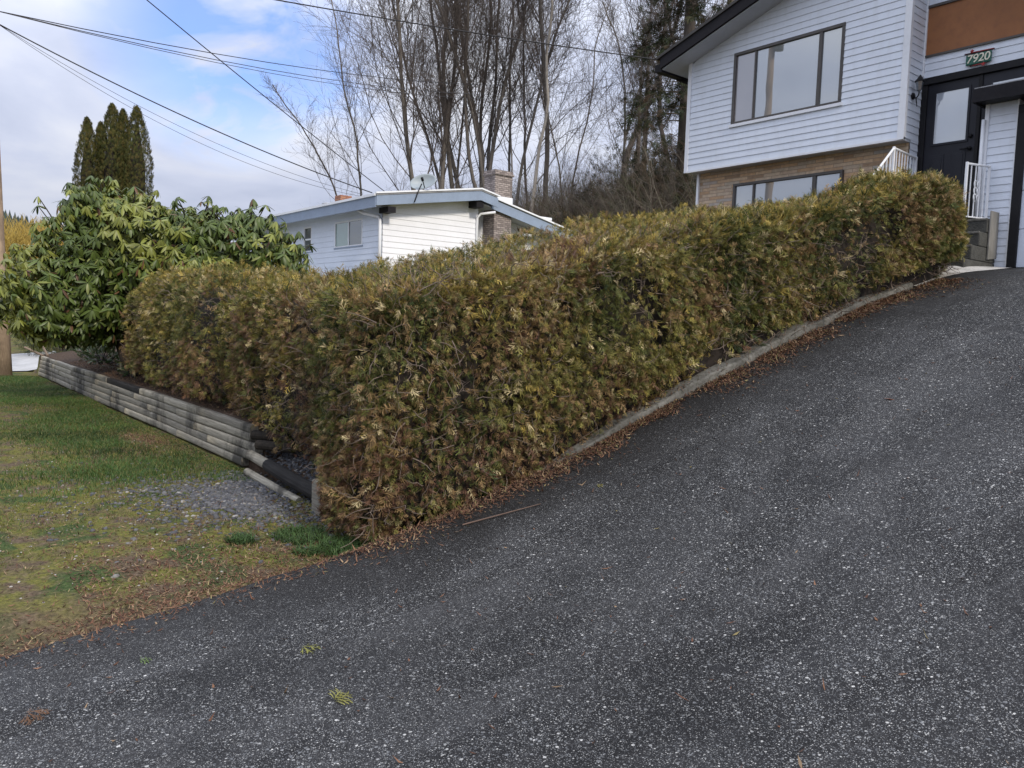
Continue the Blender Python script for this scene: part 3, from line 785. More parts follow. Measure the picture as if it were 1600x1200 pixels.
# sawn ends of the short return logs and the dark step-down log with its post
for (x, z, y0, y1) in ((-9.02, .16, 3.46, 4.2), (-8.84, .07, 3.44, 4.3)):
    mb = MB(); mb.tube([(x, y0, z), (x+.45, y0+.25, z)], .058, 12); mb.build('return_log', M['log_end'], rw, smooth=False)
mb = MB(); mb.tube([(-8.98, 3.40, -.06), (-8.35, 3.37, -.085)], .058, 12); mb.build('log', M['log'], rw)
mb = MB(); mb.tube([(-8.35, 3.37, -.085), (-7.6, 3.34, -.12), (-6.85, 3.33, -.15)], [.07, .075, .075], 12); mb.build('log', M['log_dark'], rw)
mb = MB(); mb.tube([(-8.8, 3.30, -.23), (-7.3, 3.27, -.275)], .045, 10); mb.build('log', M['log'], rw)
mb = MB(); mb.box(-6.80, -6.62, 3.16, 3.30, -.42, .06); mb.build('post', M['log'], rw, bevel=.02)
mb = MB(); mb.box(-6.60, -6.36, 3.18, 3.34, -.42, .03); mb.build('post', M['log_dark'], rw, bevel=.02)
# boards sticking out at the far end
mb = MB(); mb.tube([(-24.0, 3.5, .28), (-24.9, 3.2, .46)], .03, 6); mb.tube([(-23.6, 3.55, .30), (-24.75, 3.55, .62)], .03, 6); mb.build('loose_stake', M['pole'], rw)

# ------------------------------------------------------------------ hedges
def kites(specs):
    """specs: list of (base2d, dir angle, length, width, lift) -> template verts (k*4,3), faces (k,4)"""
    V = []; F = []
    for (bx, by, an, L, w, li) in specs:
        dx, dy = math.sin(an), math.cos(an); nx_, ny_ = dy, -dx
        n = len(V)
        V += [(bx, by, 0), (bx+dx*L*.45+nx_*w, by+dy*L*.45+ny_*w, li*.5), (bx+dx*L, by+dy*L, li), (bx+dx*L*.45-nx_*w, by+dy*L*.45-ny_*w, li*.5)]
        F.append((n, n+1, n+2, n+3))
    return np.array(V), np.array(F)
def frond(seed, pairs=3, w=.036, side=.50):
    """a flat cedar spray: a stem with a few separate finger-like side sprays"""
    r_ = random.Random(seed); sp = [(0, .05, 0, .95, w*.9, 0)]
    for k in range(pairs):
        t = .08+.60*k/max(1, pairs-1)
        for s in (-1, 1):
            L = (side*(1-t)**.5+.06)*r_.uniform(.75, 1.2); an = s*r_.uniform(.45, .85)
            sp.append((0, t+s*.04, an, L, w*r_.uniform(.7, 1.15), r_.uniform(-.14, .10)))
            sp.append((math.sin(an)*L*.45, t+s*.04+math.cos(an)*L*.45, an+s*.55, L*.45, w*.7, r_.uniform(-.1, .1)))
    V, F = kites(sp)
    V[:, 2] += -.25*V[:, 1]**2 - .22*np.abs(V[:, 0])
    return V, F
FR = [frond(i, p, w, sd) for i, (p, w, sd) in enumerate(((3, .036, .5), (4, .032, .45), (3, .042, .42), (4, .030, .55)))]
def tassel(seed, n, w):
    r_ = random.Random(seed); sp = []
    for k in range(n):
        sp.append((r_.uniform(-.12, .12), r_.uniform(0, .25), r_.gauss(0, .38), r_.uniform(.45, .85), w*r_.uniform(.7, 1.3), r_.uniform(-.22, .12)))
    V, F = kites(sp); V[:, 2] += -.3*V[:, 1]**2
    return V, F
FR += [tassel(70, 9, .034), tassel(71, 11, .028), tassel(72, 8, .040), tassel(73, 12, .024)]
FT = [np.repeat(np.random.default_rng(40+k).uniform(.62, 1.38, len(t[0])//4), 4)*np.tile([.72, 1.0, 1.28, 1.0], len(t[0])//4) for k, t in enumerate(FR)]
def instance(T, P, Yax, Nrm, Sc):
    """template T=(V,F) placed at P with local +Y along Yax, +Z near Nrm"""
    V, F = T
    Yax = Yax/np.linalg.norm(Yax, axis=1, keepdims=True)
    X = np.cross(Yax, Nrm); X /= np.maximum(np.linalg.norm(X, axis=1, keepdims=True), 1e-6)
    Z = np.cross(X, Yax)
    W = P[:, None, :] + (V[None, :, 0:1]*X[:, None] + V[None, :, 1:2]*Yax[:, None] + V[None, :, 2:3]*Z[:, None])*Sc[:, None, None]
    Fa = F[None]+(np.arange(len(P))*len(V))[:, None, None]
    return W.reshape(-1, 3), Fa.reshape(-1, F.shape[1])
def merge(parts):
    Vs, Fs, Cs, n = [], [], [], 0
    for V, F, C in parts: Vs.append(V); Fs.append(F+n); Cs.append(C); n += len(V)
    return np.concatenate(Vs), np.concatenate(Fs), np.concatenate(Cs)

class Leg:
    def __init__(s, p0, p1, hw, ys, zb, zt, rr=.38):
        s.p0 = np.array(p0, float); s.p1 = np.array(p1, float); s.hw = hw; s.rr = rr
        d = s.p1-s.p0; s.L = np.linalg.norm(d); s.t = d/s.L; s.n = np.array([s.t[1], -s.t[0]])   # n points to the right of travel
        s.ys = ys; s.zbv = zb; s.ztv = zt
    def zb(s, a): return np.interp(a/s.L, s.ys, s.zbv)
    def zt(s, a): return np.interp(a/s.L, s.ys, s.ztv)
    def sample(s, n):
        """points (along, across, up 0..1) spread over sides, top and both ends"""
        H = float(np.mean(np.array(s.ztv)-np.array(s.zbv)))
        areas = np.array([s.L*H, s.L*H, s.L*2*s.hw, 2*s.hw*H, 2*s.hw*H]); which = rng.choice(5, n, p=areas/areas.sum())
        a = rng.uniform(0, s.L, n); b = rng.uniform(-s.hw, s.hw, n); h = rng.uniform(0, 1, n)
        b = np.where(which == 0, s.hw, np.where(which == 1, -s.hw, b)); h = np.where(which == 2, 1.0, h)
        a = np.where(which == 3, 0.0, np.where(which == 4, s.L, a))
        zb, zt = s.zb(a), s.zt(a); z = zb+h*(zt-zb)
        q = np.stack([a, b, z], 1)
        r_ = s.rr
        c = np.stack([np.clip(a, r_, s.L-r_), np.clip(b, -s.hw+r_, s.hw-r_), np.minimum(z, zt-r_)], 1)
        v = q-c; ln = np.maximum(np.linalg.norm(v, axis=1, keepdims=True), 1e-6); nl = v/ln
        p = c+nl*np.minimum(ln, r_*1.0)
        W = np.stack([s.p0[0]+p[:, 0]*s.t[0]+p[:, 1]*s.n[0], s.p0[1]+p[:, 0]*s.t[1]+p[:, 1]*s.n[1], p[:, 2]], 1)
        Nw = np.stack([nl[:, 0]*s.t[0]+nl[:, 1]*s.n[0], nl[:, 0]*s.t[1]+nl[:, 1]*s.n[1], nl[:, 2]], 1)
        return W, Nw
    def inside(s, W, m):
        d = W[:, :2]-s.p0; a = d@s.t; b = d@s.n
        return (a > m) & (a < s.L-m) & (np.abs(b) < s.hw-m) & (W[:, 2] < s.zt(a)-m)

PAL = np.array([(.032, .050, .016), (.092, .104, .027), (.180, .164, .043), (.32, .242, .062), (.24, .158, .072), (.150, .080, .050), (.45, .37, .20)])
def hedge_colors(P, Nw):
    n = len(P)
    g = snoise(P, 1.5, 0)*.5 + snoise(P, 4.2, 1)*.45 + rng.normal(0, .55, n)
    br = snoise(P+5, .9, 3)*.6 + snoise(P, 3.1, 4)*.5 + rng.normal(0, .45, n)
    idx = np.clip(np.round(1.55+g*.95), 0, 3).astype(int)
    idx = np.where(br > .62, 4, idx); idx = np.where((br > 1.25), 5, idx)
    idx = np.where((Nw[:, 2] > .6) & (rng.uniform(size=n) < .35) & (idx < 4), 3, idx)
    idx = np.where(rng.uniform(size=n) < .085, 6, idx)
    dry = sst(.2, -.5, P[:, 2]-.9-.20*np.maximum(P[:, 1]-3, 0)+.5*snoise(P, 1.1, 6))*sst(-.1, .5, -Nw[:, 1]+.35*snoise(P, .8, 7))
    idx = np.where((rng.uniform(size=n) < .62*dry), np.where(rng.uniform(size=n) < .55, 5, 4), idx)
    return PAL[idx]*rng.uniform(.6, 1.35, (n, 1))

def make_hedge(name, label, legs, counts, base, twigs=500):
    root = thing(name, label, 'hedge', base)
    parts = []; tw = []
    for li, (lg, cnt) in enumerate(zip(legs, counts)):
        W, Nw = lg.sample(cnt)
        lump = .055*snoise(W, 2.0, 2)+.065*snoise(W, 6.5, 5)
        dep = lump - np.abs(rng.normal(0, .105, len(W)))
        W = W+Nw*dep[:, None]
        keep = np.ones(len(W), bool)
        for o in legs:
            if o is not lg: keep &= ~o.inside(W, .14)
        hole = snoise(W, 1.9, 6)+.5*snoise(W, 4.6, 7)
        keep &= ~((hole > .72) & (rng.uniform(size=len(W)) < .80))
        # nothing grows into the kerb or the drive
        out = W[:, 0]-curb_x(W[:, 1])
        keep &= ~((out > -.10) & (W[:, 1] > 4.4) & (W[:, 2] < z_drive(W[:, 0], W[:, 1])+.24)); keep &= ~((out > .08) & (W[:, 2] < z_drive(W[:, 0], W[:, 1])+.3))
        W, Nw = W[keep], Nw[keep]
        n = len(W)
        up = np.clip(Nw[:, 2:3], 0, 1)
        grow = Nw*rng.uniform(.35, 1.1, (n, 1)) + rng.normal(0, .45, (n, 3)); grow[:, 2] += rng.uniform(-1.15, .1, n)*(1-up[:, 0]) + up[:, 0]*rng.uniform(-.15, .5, n)
        nr_ = rng.normal(0, 1, (n, 3)) + Nw*.9
        dist = np.linalg.norm(W-np.array([0, 0, 1.6]), axis=1)
        sc = np.clip(np.exp(rng.normal(-2.60, .32, n)), .035, .145)*np.clip(.80+dist*.018, .85, 1.12)
        col = hedge_colors(W, Nw)
        kind = rng.choice(len(FR), n, p=[.13, .14, .13, .13, .12, .12, .11, .12])
        for k in range(len(FR)):
            m = kind == k
            V, F = instance(FR[k], W[m], grow[m], nr_[m], sc[m])
            nv = len(FR[k][0]); tip = np.clip(FR[k][0][:, 1], 0, 1)
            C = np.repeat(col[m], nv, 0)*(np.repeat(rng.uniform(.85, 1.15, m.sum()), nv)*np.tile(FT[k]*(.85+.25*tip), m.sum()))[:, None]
            parts.append((V, F, C))
        # dead twigs just under the surface
        nt_ = int(twigs*lg.L/8)
        Wt, Nt = lg.sample(nt_*2); k = Wt[:, 2] < np.median(Wt[:, 2])+.5
        tw.append((Wt[k], Nt[k]))
    V, F, C = merge(parts)
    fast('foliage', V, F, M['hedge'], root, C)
    P0, P1, R0, R1 = [], [], [], []
    for Wt, Nt in tw:
        for w, n_ in zip(Wt, Nt):
            p = w - n_*rng.uniform(.03, .15); d = n_*.5+rng.normal(0, .6, 3); d[2] += .15; d /= np.linalg.norm(d)
            r_ = rng.uniform(.0025, .0065)
            for q in range(4):
                e = p+d*rng.uniform(.04, .08); P0.append(p); P1.append(e); R0.append(r_); R1.append(r_*.75); r_ *= .75
                p = e; d = d+rng.normal(0, .35, 3); d /= np.linalg.norm(d)
    V, F = segtubes(P0, P1, R0, R1, 4)
    br = fast('branches', V, F, M['branchlet'], root)
    # shaded dead wood mass inside
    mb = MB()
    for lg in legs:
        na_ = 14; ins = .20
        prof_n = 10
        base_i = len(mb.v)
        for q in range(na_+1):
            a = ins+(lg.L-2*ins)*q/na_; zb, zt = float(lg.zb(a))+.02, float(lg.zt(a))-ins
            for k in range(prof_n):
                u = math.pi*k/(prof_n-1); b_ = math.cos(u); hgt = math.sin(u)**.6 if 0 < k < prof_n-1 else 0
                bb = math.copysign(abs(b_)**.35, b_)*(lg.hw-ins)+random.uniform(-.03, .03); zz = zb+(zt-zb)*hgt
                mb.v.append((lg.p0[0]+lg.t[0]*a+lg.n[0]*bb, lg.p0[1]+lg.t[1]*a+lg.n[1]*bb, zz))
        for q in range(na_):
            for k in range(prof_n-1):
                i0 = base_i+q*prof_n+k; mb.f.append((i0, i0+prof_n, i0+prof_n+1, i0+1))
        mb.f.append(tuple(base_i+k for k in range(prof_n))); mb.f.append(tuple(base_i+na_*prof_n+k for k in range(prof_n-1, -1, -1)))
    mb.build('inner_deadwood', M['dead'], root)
    return root

cx = lambda y: float(curb_x(y))
A1 = Leg((cx(2.9)-.76, 2.92), (cx(10.3)-.49, 10.36), .64,
         [0, .20, .39, .62, .87, 1], [-.12, .24, .85, 1.45, 2.08, 2.25], [1.84, 2.14, 2.45, 2.88, 3.32, 3.48], .34)
A2 = Leg((-9.9, 4.36), (-5.7, 4.33), .95, [0, .25, .5, 1], [.46, .34, .10, -.1], [2.0, 2.0, 1.96, 1.93], .45)
A3 = Leg((-6.9, 4.2), (-5.6, 9.9), .75, [0, .39, .62, 1], [.2, .85, 1.45, 2.1], [1.98, 2.36, 2.80, 3.36], .4)
make_hedge('cedar_hedge', 'long clipped cedar hedge with browned sprays running up beside the driveway kerb', [A1, A2, A3], [118000, 52000, 18000], (-5.9, 6, .5), 1500)
C1 = Leg((-15.4, 4.55), (-10.1, 4.50), 1.1, [0, .3, .7, 1], [.60, .46, .44, .46], [1.95, 2.24, 2.20, 1.98], .55)
make_hedge('cedar_hedge', 'rounded cedar hedge lobe overhanging the timber wall beside the rhododendron trunk', [C1], [48000], (-12.5, 4.5, .4), 500)
B1 = Leg((-8.75, 5.3), (-7.75, 10.8), .78, [0, .2, .45, 1], [.6, .8, 1.2, 2.3], [2.32, 2.58, 2.98, 3.50], .4)
make_hedge('cedar_hedge', 'second hedge row behind the driveway hedge, in front of the tan stone wall', [B1], [23000], (-8.2, 8, 1.3), 100)
B2 = Leg((-12.0, 6.6), (-9.2, 6.3), .6, [0, 1], [.8, .9], [2.42, 2.52], .4)
make_hedge('cedar_hedge', 'low clipped hedge behind, with ragged tips against the white bungalow wall', [B2], [8000], (-10.6, 6.4, .8), 60)

# ------------------------------------------------------------------ rhododendron
rh = thing('rhododendron', 'large glossy rhododendron bush spreading over the far end of the timber wall', 'bush', (-16.9, 3.95, .35))
def leaf_template():
    V = []; F = []
    ys_ = [0, .18, .5, .8, 1.0]; ws = [.02, .095, .135, .10, .012]
    for y, w in zip(ys_, ws): V += [(-w, y, -.035*(w/.155)-.22*y*y), (0, y, -.22*y*y), (w, y, -.035*(w/.155)-.22*y*y)]
    for q in range(4):
        for k in range(2): a = q*3+k; F.append((a, a+1, a+4, a+3))
    return np.array(V), np.array(F)
LT = leaf_template()
lobes = [((-17.0, 3.1, 2.05), 1.22), ((-17.5, 2.75, 1.75), 1.0), ((-16.5, 3.9, 2.85), 1.15), ((-15.9, 4.9, 2.75), 1.0), ((-15.3, 5.6, 2.75), .95), ((-14.85, 6.1, 2.35), .72),
         ((-17.1, 3.0, 1.35), .95), ((-16.3, 4.4, 2.2), 1.1), ((-15.5, 5.2, 2.2), .95), ((-16.75, 3.5, 3.25), .75), ((-18.2, 3.6, 2.0), 1.0), ((-17.3, 4.9, 2.4), 1.3)]
lobes = [(c, r_) for c, r_ in lobes]
P_, N_ = [], []
for (c, r_) in [(c, r_*.72) for c, r_ in lobes]:
    d = rng.normal(size=(int(150*r_*r_), 3)); d /= np.linalg.norm(d, axis=1, keepdims=True); P_.append(np.array(c)+d*r_*np.array([1, 1, .86])); N_.append(d)
for (c, r_) in lobes:
    n = int(560*r_*r_); d = rng.normal(size=(n, 3)); d /= np.linalg.norm(d, axis=1, keepdims=True)
    d = d[d[:, 2] > -.75]
    p = np.array(c)+d*r_*np.array([1, 1, .86])*(1+.14*snoise(d*3+np.array(c), 1, 2))[:, None]*rng.uniform(.80, 1.06, (len(d), 1))
    ok = np.ones(len(p), bool)
    for (c2, r2) in lobes:
        if c2 != c: ok &= (np.linalg.norm((p-np.array(c2))/np.array([1, 1, .86]), axis=1) > r2*.80)
    P_.append(p[ok]); N_.append(d[ok])
tops = [((-16.75, 3.5, 3.25), .75, 9), ((-16.5, 3.9, 2.85), 1.15, 6), ((-15.9, 4.9, 2.75), 1.0, 12), ((-15.3, 5.6, 2.75), .95, 12), ((-14.7, 6.2, 2.35), .8, 8), ((-17.0, 3.06, 2.15), 1.35, 10), ((-17.5, 2.75, 1.75), 1.0, 6)]
SHOOT = []
for c, r_, k in tops:
    d = rng.normal(0, .45, (k, 3)); d[:, 2] = 1; d /= np.linalg.norm(d, axis=1, keepdims=True)
    e = np.array(c)+d*r_*np.array([1, 1, .86])*rng.uniform(1.05, 1.38, (k, 1)); P_.append(e); N_.append(d)
    SHOOT += [(np.array(c)+dd*r_*.6, ee) for dd, ee in zip(d, e)]
P_ = np.concatenate(P_); N_ = np.concatenate(N_)
ok = P_[:, 2] > 1.0+.12*snoise(P_, 1.3, 2); P_, N_ = P_[ok], N_[ok]
LP, LY, LN, LS, LC = [], [], [], [], []
for p, nrm in zip(P_, N_):
    ax_ = nrm*.8+np.array([0, 0, .55])+rng.normal(0, .25, 3); ax_ /= np.linalg.norm(ax_)
    u = np.cross(ax_, [.3, .2, .9]); u /= np.linalg.norm(u); v = np.cross(ax_, u)
    nl_ = rng.integers(6, 11); ph = rng.uniform(0, 6.28); droop = rng.uniform(-.7, .25); s0 = rng.uniform(.13, .225)
    hue = snoise(p[None]*1.0, 1.2, 1)[0]+rng.normal(0, .4)
    for k in range(nl_):
        a = ph+k*2*math.pi/nl_+rng.normal(0, .15); d = u*math.cos(a)+v*math.sin(a)
        dr = d*1.0+ax_*(droop+rng.normal(0, .22)); dr[2] -= rng.uniform(.25, .95)
        LP.append(p+d*.012); LY.append(dr); LN.append(ax_*1.0+np.array([0, 0, .35])+rng.normal(0, .12, 3)); LS.append(s0*rng.uniform(.75, 1.1))
        base = np.array([.078, .112, .022]) if hue < .15 else np.array([.185, .205, .038])
        if rng.uniform() < .06: base = np.array([.17, .19, .05])
        if rng.uniform() < .025: base = np.array([.14, .075, .04])
        LC.append(base*rng.uniform(.7, 1.25))
V, F = instance(LT, np.array(LP), np.array(LY), np.array(LN), np.array(LS))
fast('foliage', V, F, M['rhodo'], rh, np.repeat(np.array(LC), len(LT[0]), 0), smooth=True)
mb = MB()
b0 = Vector((-16.75, 3.95, .2))
mb.tube([b0, b0+Vector((-.12, -.05, .35)), b0+Vector((-.35, -.15, .8)), b0+Vector((-.3, -.05, 1.3)), b0+Vector((.1, .2, 1.9))], [.14, .11, .10, .085, .06], 9)
mb.tube([b0+Vector((.02, 0, .05)), b0+Vector((.35, .1, .1)), b0+Vector((.75, .2, .12))], [.13, .09, .04], 8)
for q in range(46):
    c, r_ = lobes[q % len(lobes)]
    s0 = b0+Vector((-.25+random.uniform(-.1, .2), random.uniform(-.1, .1), random.uniform(.6, 1.3)))
    e = Vector(c)+Vector((random.uniform(-1, 1), random.uniform(-1, 1), random.uniform(-.6, .6)))*r_*.5
    mid = s0.lerp(e, .5)+Vector((random.uniform(-.15, .15), random.uniform(-.15, .15), -.12))
    mb.tube([s0, mid, e], [.045, .028, .010], 6)
for q0, q1 in SHOOT: mb.tube([tuple(q0), tuple(q0*.5+q1*.5+np.array([.03, .02, .03])), tuple(q1)], [.016, .012, .008], 5)
mb.build('stems', M['rbark'], rh, smooth=True)

# small evergreen shrub low behind the wall and dark shrub at the far left
def leafy(name, label, cat, c, rad, n, cols, sc, tmpl, m, stem=True):
    root = thing(name, label, cat, (c[0], c[1], gz1(c[0], c[1])))
    d = rng.normal(size=(n, 3)); d /= np.linalg.norm(d, axis=1, keepdims=True); rad = np.array(rad)
    p = np.array(c)+d*rad*(rng.uniform(.3, 1, (n, 1))**.4)*(1+.18*snoise(d*2.5+np.array(c), 1, 3))[:, None]
    k = p[:, 2] > root.location.z+.03; p, d = p[k], d[k]
    y = d+rng.normal(0, .5, d.shape); y[:, 2] += .2
    V, F = instance(tmpl, p, y, d*.6+rng.normal(0, .6, d.shape)+np.array([0, 0, .4]), rng.uniform(sc*.7, sc*1.2, len(p)))
    cc = np.array(cols)[rng.integers(0, len(cols), len(p))]*rng.uniform(.7, 1.25, (len(p), 1))
    fast('foliage', V, F, m, root, np.repeat(cc, len(tmpl[0]), 0))
    if stem:
        P0 = []; P1 = []
        for q in range(30):
            e = p[rng.integers(len(p))]; P0.append((c[0]+rng.normal(0, .08), c[1]+rng.normal(0, .08), root.location.z-.05)); P1.append(e)
        V, F = segtubes(P0, P1, np.full(30, .02), np.full(30, .006), 5); fast('stems', V, F, M['rbark'], root)
    return root
leafy('evergreen_shrub', 'dark evergreen shrub by the utility pole past the end of the timber wall', 'shrub', (-31.5, 5.2, .75), (2.2, 1.6, 1.15), 2600, [(.028, .045, .018), (.05, .07, .024), (.09, .085, .03)], .2, FR[0], M['hedge'])
leafy('ground_shrub', 'low spreading green shrub under the rhododendron on top of the timber wall', 'shrub', (-19.6, 4.05, .42), (1.9, .38, .34), 800, [(.05, .085, .03), (.10, .13, .05)], .14, LT, M['rhodo'])
leafy('ground_shrub', 'small weedy plant between the rhododendron trunk and the hedge lobe', 'shrub', (-16.0, 3.85, .42), (.7, .22, .22), 200, [(.05, .085, .03), (.12, .11, .05)], .12, LT, M['rhodo'])

# ------------------------------------------------------------------ columnar cedars far behind
def column_mesh(seed, h, r_):
    rg = np.random.default_rng(seed); n = 7400; r_ = r_*1.0
    t = rg.uniform(0, 1, n)**.9; a = rg.uniform(0, 6.283, n)
    rad = r_*np.clip(np.minimum(1, (1-t)*4.2), 0, 1)**.55*(.86+.14*np.sin(t*3))*(1+.05*np.sin(a*3+t*11)+.03*np.sin(a*7-t*23))
    p = np.stack([rad*np.cos(a), rad*np.sin(a), t*h], 1)*1.0
    o = np.stack([np.cos(a), np.sin(a), 0*a], 1)
    p -= o*(np.abs(rg.normal(0, .08, n))*r_)[:, None]
    y = o*.35+np.array([0, 0, 1.0])+rg.normal(0, .22, (n, 3))
    V, F = instance(FR[1], p, y, o+rg.normal(0, .5, (n, 3)), rg.uniform(.11, .24, n))
    base = np.array([(.062, .070, .018), (.095, .092, .022), (.125, .100, .030), (.036, .044, .012)])[rg.integers(0, 4, n)]
    cc = base*rg.uniform(.75, 1.25, (n, 1))*(1+.25*snoise(p, 1.1, 4))[:, None]
    return V, F, np.repeat(cc, len(FR[1][0]), 0)
cedars = [((-42.9, 8.25), 10.55, .62, 'leftmost of the five columnar cedars behind the rhododendron'), ((-43.4, 8.95), 10.55, .55, 'short slim cedar tucked just right of the leftmost columnar cedar'),
          ((-42.6, 9.30), 11.35, .78, 'tall broad columnar cedar with a rounded tip in the middle of the row'), ((-42.5, 9.75), 11.15, .62, 'slim pointed columnar cedar between the two tallest ones'),
          ((-42.0, 10.25), 11.3, .74, 'rightmost columnar cedar of the row behind the rhododendron')]
cm = {}
for q, ((x, y), zt, r_, lab) in enumerate(cedars):
    z0 = gz1(x, y)
    t = thing('columnar_cedar', lab, 'tree', (x, y, z0), 'columnar cedars behind the rhododendron')
    V, F, C = column_mesh(q, zt-z0, r_)
    fast('crown', V, F, M['conifer'], t, C, local=True)
    mb = MB(); mb.tube([(0, 0, -.2), (0, 0, (zt-z0)*.75), (0, 0, (zt-z0)*.94)], [r_*.66, r_*.5, r_*.08], 10); o = mb.build('trunk', M['dead']); o.parent = t

# ------------------------------------------------------------------ bare trees
def grow_tree(seed, h, r0, lean=(0, 0), spread=1.0, density=1.0, first=.22, droop=0.0, stems=1, up=.10, lev3=8, crook=.07):
    rd = random.Random(seed); segs = []
    def shoot(p, d, L, r_, lvl, n, nchild, start):
        sl = L/n; pts = [p]
        kids = []
        for q in range(n):
            w = crook*(1+.7*lvl)
            d = (d + Vector((rd.gauss(0, w), rd.gauss(0, w), rd.gauss(0, w*.6) + (up if lvl else .02) - droop*lvl*.10*(q/n)))).normalized()
            e = p+d*sl; r1 = max(r_*(1-(.86/n if lvl == 0 else .75/n)*1.0), .0055)
            segs.append((p.copy(), e.copy(), r_, r1, lvl))
            t = (q+1)/n
            if t >= start and lvl < 3:
                k = nchild*(1.0/(n*(1-start)+1e-3)); c = int(k)+(rd.random() < k-int(k))
                for _ in range(c):
                    kids.append((p.lerp(e, rd.random()), d.copy(), t, r1))
            p, r_ = e, r1
        for (kp, kd, t, kr) in kids:
            ang = rd.uniform(.45, .95)*spread if lvl == 0 else rd.uniform(.4, .9)
            ax_ = Vector((rd.gauss(0, 1), rd.gauss(0, 1), rd.gauss(0, 1))); ax_ = (ax_-kd*ax_.dot(kd)).normalized()
            nd = (kd*math.cos(ang)+ax_*math.sin(ang)).normalized()
            if lvl == 0: shoot(kp, nd, h*(.40*(1.05-t)+.07)*rd.uniform(.7, 1.2), max(kr*rd.uniform(.28, .45), .012), 1, 7, 9*density, .2)
            elif lvl == 1: shoot(kp, nd, L*rd.uniform(.28, .55), max(kr*.5, .011), 2, 4, lev3*density, .2)
            else: shoot(kp, nd, L*rd.uniform(.3, .6), max(kr*.55, .0085), 3, 2, 0, 1)
    for s in range(stems):
        a = rd.uniform(0, 6.28); off = Vector((math.cos(a), math.sin(a), 0))*r0*1.6*(stems > 1)
        d = Vector((lean[0]+off.x*.12/r0*(.3 if stems > 1 else 0), lean[1]+off.y*.12/r0*(.3 if stems > 1 else 0), 1)).normalized()
        hs_ = h*(1 if s == 0 else rd.uniform(.75, .98))
        shoot(off, d, hs_, r0*(1 if stems == 1 else .72), 0, 16, 20*density/(stems**.35), first)
    return segs
def bare_tree(label, x, y, h, r0, seed, bark='bark', group=None, name='bare_tree', zoff=0, twig='twig', **kw):
    z0 = gz1(x, y)+zoff
    t = thing(name, label, 'tree', (x, y, z0), group)
    sg = grow_tree(seed, h, r0*.72, **kw)
    for nm, sel, sides, m in (('trunk', [s for s in sg if s[4] == 0], 8, M[bark]), ('crown', [s for s in sg if s[4] > 0], 3, M[twig])):
        P0 = np.array([s[0] for s in sel]); P1 = np.array([s[1] for s in sel])
        if nm == 'trunk': P0[:, 2] -= 0.02; P1 = P1+(P1-P0)*.04
        V, F = segtubes(P0, P1, [s[2] for s in sel], [s[3] for s in sel], sides)
        fast(nm, V, F, m, t, smooth=True, local=True)
    return t

G = 'bare trees on the slope behind the houses'
key = [  # label, x, y, h, r, seed, kw
 ('tall bare tree at the left edge of the woods with arching side branches', -43.0, 27.2, 24, .24, 1, dict(spread=.62, first=.18, droop=.6, density=1.25)),
 ('straight bare tree right beside the arching left edge tree', -42.2, 28.0, 24, .26, 2, dict(spread=.8, first=.15, density=1.2)),
 ('slim bare tree leaning left just behind the satellite dish', -42.5, 29.2, 21, .17, 3, dict(lean=(-.06, -.05), spread=.7)),
 ('bare tree leaning strongly left in the left half of the woods', -42.75, 30.1, 25, .24, 4, dict(lean=(-.10, -.07), spread=.8, first=.3)),
 ('broad clump of tall bare stems rising in the middle of the woods', -41.7, 30.5, 27, .30, 5, dict(stems=4, spread=.55, first=.25, lev3=5)),
 ('second bunch of bare stems just right of the broad clump', -40.65, 31.15, 26, .26, 6, dict(stems=3, spread=.6, first=.25, lev3=5)),
 ('thin dark bare tree between the bunched stems and the pale trunk', -39.2, 31.65, 22, .16, 7, dict(spread=.8)),
 ('slender tree with a crooked pale trunk behind the brick chimney', -35.2, 30.0, 20, .17, 8, dict(bark='bark_pale', lean=(-.06, -.05), crook=.13, spread=.9)),
 ('bare tree with wide upswept forks right of the pale crooked trunk', -38.65, 33.85, 26, .25, 9, dict(spread=.8, first=.3, lean=(.04, .05))),
 ('dark stout bare tree standing alone in the gap before the white house', -33.5, 35.5, 24, .27, 10, dict(spread=.9, bark='bark2', first=.2)),
 ('bare tree with many fine curved branches left of the dark conifer', -30.5, 37.0, 22, .22, 11, dict(spread=1.0, bark='bark2')),
 ('twin stemmed bare tree beside the white house gable', -27.6, 36.0, 22, .22, 12, dict(stems=2, spread=.9, bark='bark2')),
]
for (lab, x, y, h, r_, sd, kw) in key: bare_tree(lab, x, y, h, r_, sd, group=G, **kw)
rd = random.Random(77)
for q in range(13):
    f = rd.random(); d = rd.uniform(50, 78)
    a = R(50.7)-math.atan((520+f*570-800)/1223.7)
    x, y = -math.sin(a)*d, math.cos(a)*d
    bare_tree('thin bare tree deep in the crowded woods behind the front row', x, y, rd.uniform(15, 24), rd.uniform(.11, .17), 100+q, bark=rd.choice(('bark', 'bark2')), group='thin bare trees deep in the woods', spread=rd.uniform(.7, 1.1), density=.85, lev3=7)
for q, (x, y, h, lab) in enumerate(((-37.5, 17.2, 4.1, 'small bare orchard tree behind the left end of the bungalow roof'), (-36.3, 18.6, 3.8, 'small bare orchard tree right of the orange brick chimney'), (-35.5, 21.0, 4.4, 'bushy bare sapling behind the bungalow roof near the dish'), (-38.0, 24.3, 4.2, 'spreading multi stemmed bare shrub tree at the left end of the woods'))):
    bare_tree(lab, x, y, h, .09, 300+q, bark='bark2', group='small bare trees behind the bungalow', zoff=.4, spread=1.1, first=.15, stems=2, lev3=4, crook=.12, density=.8)
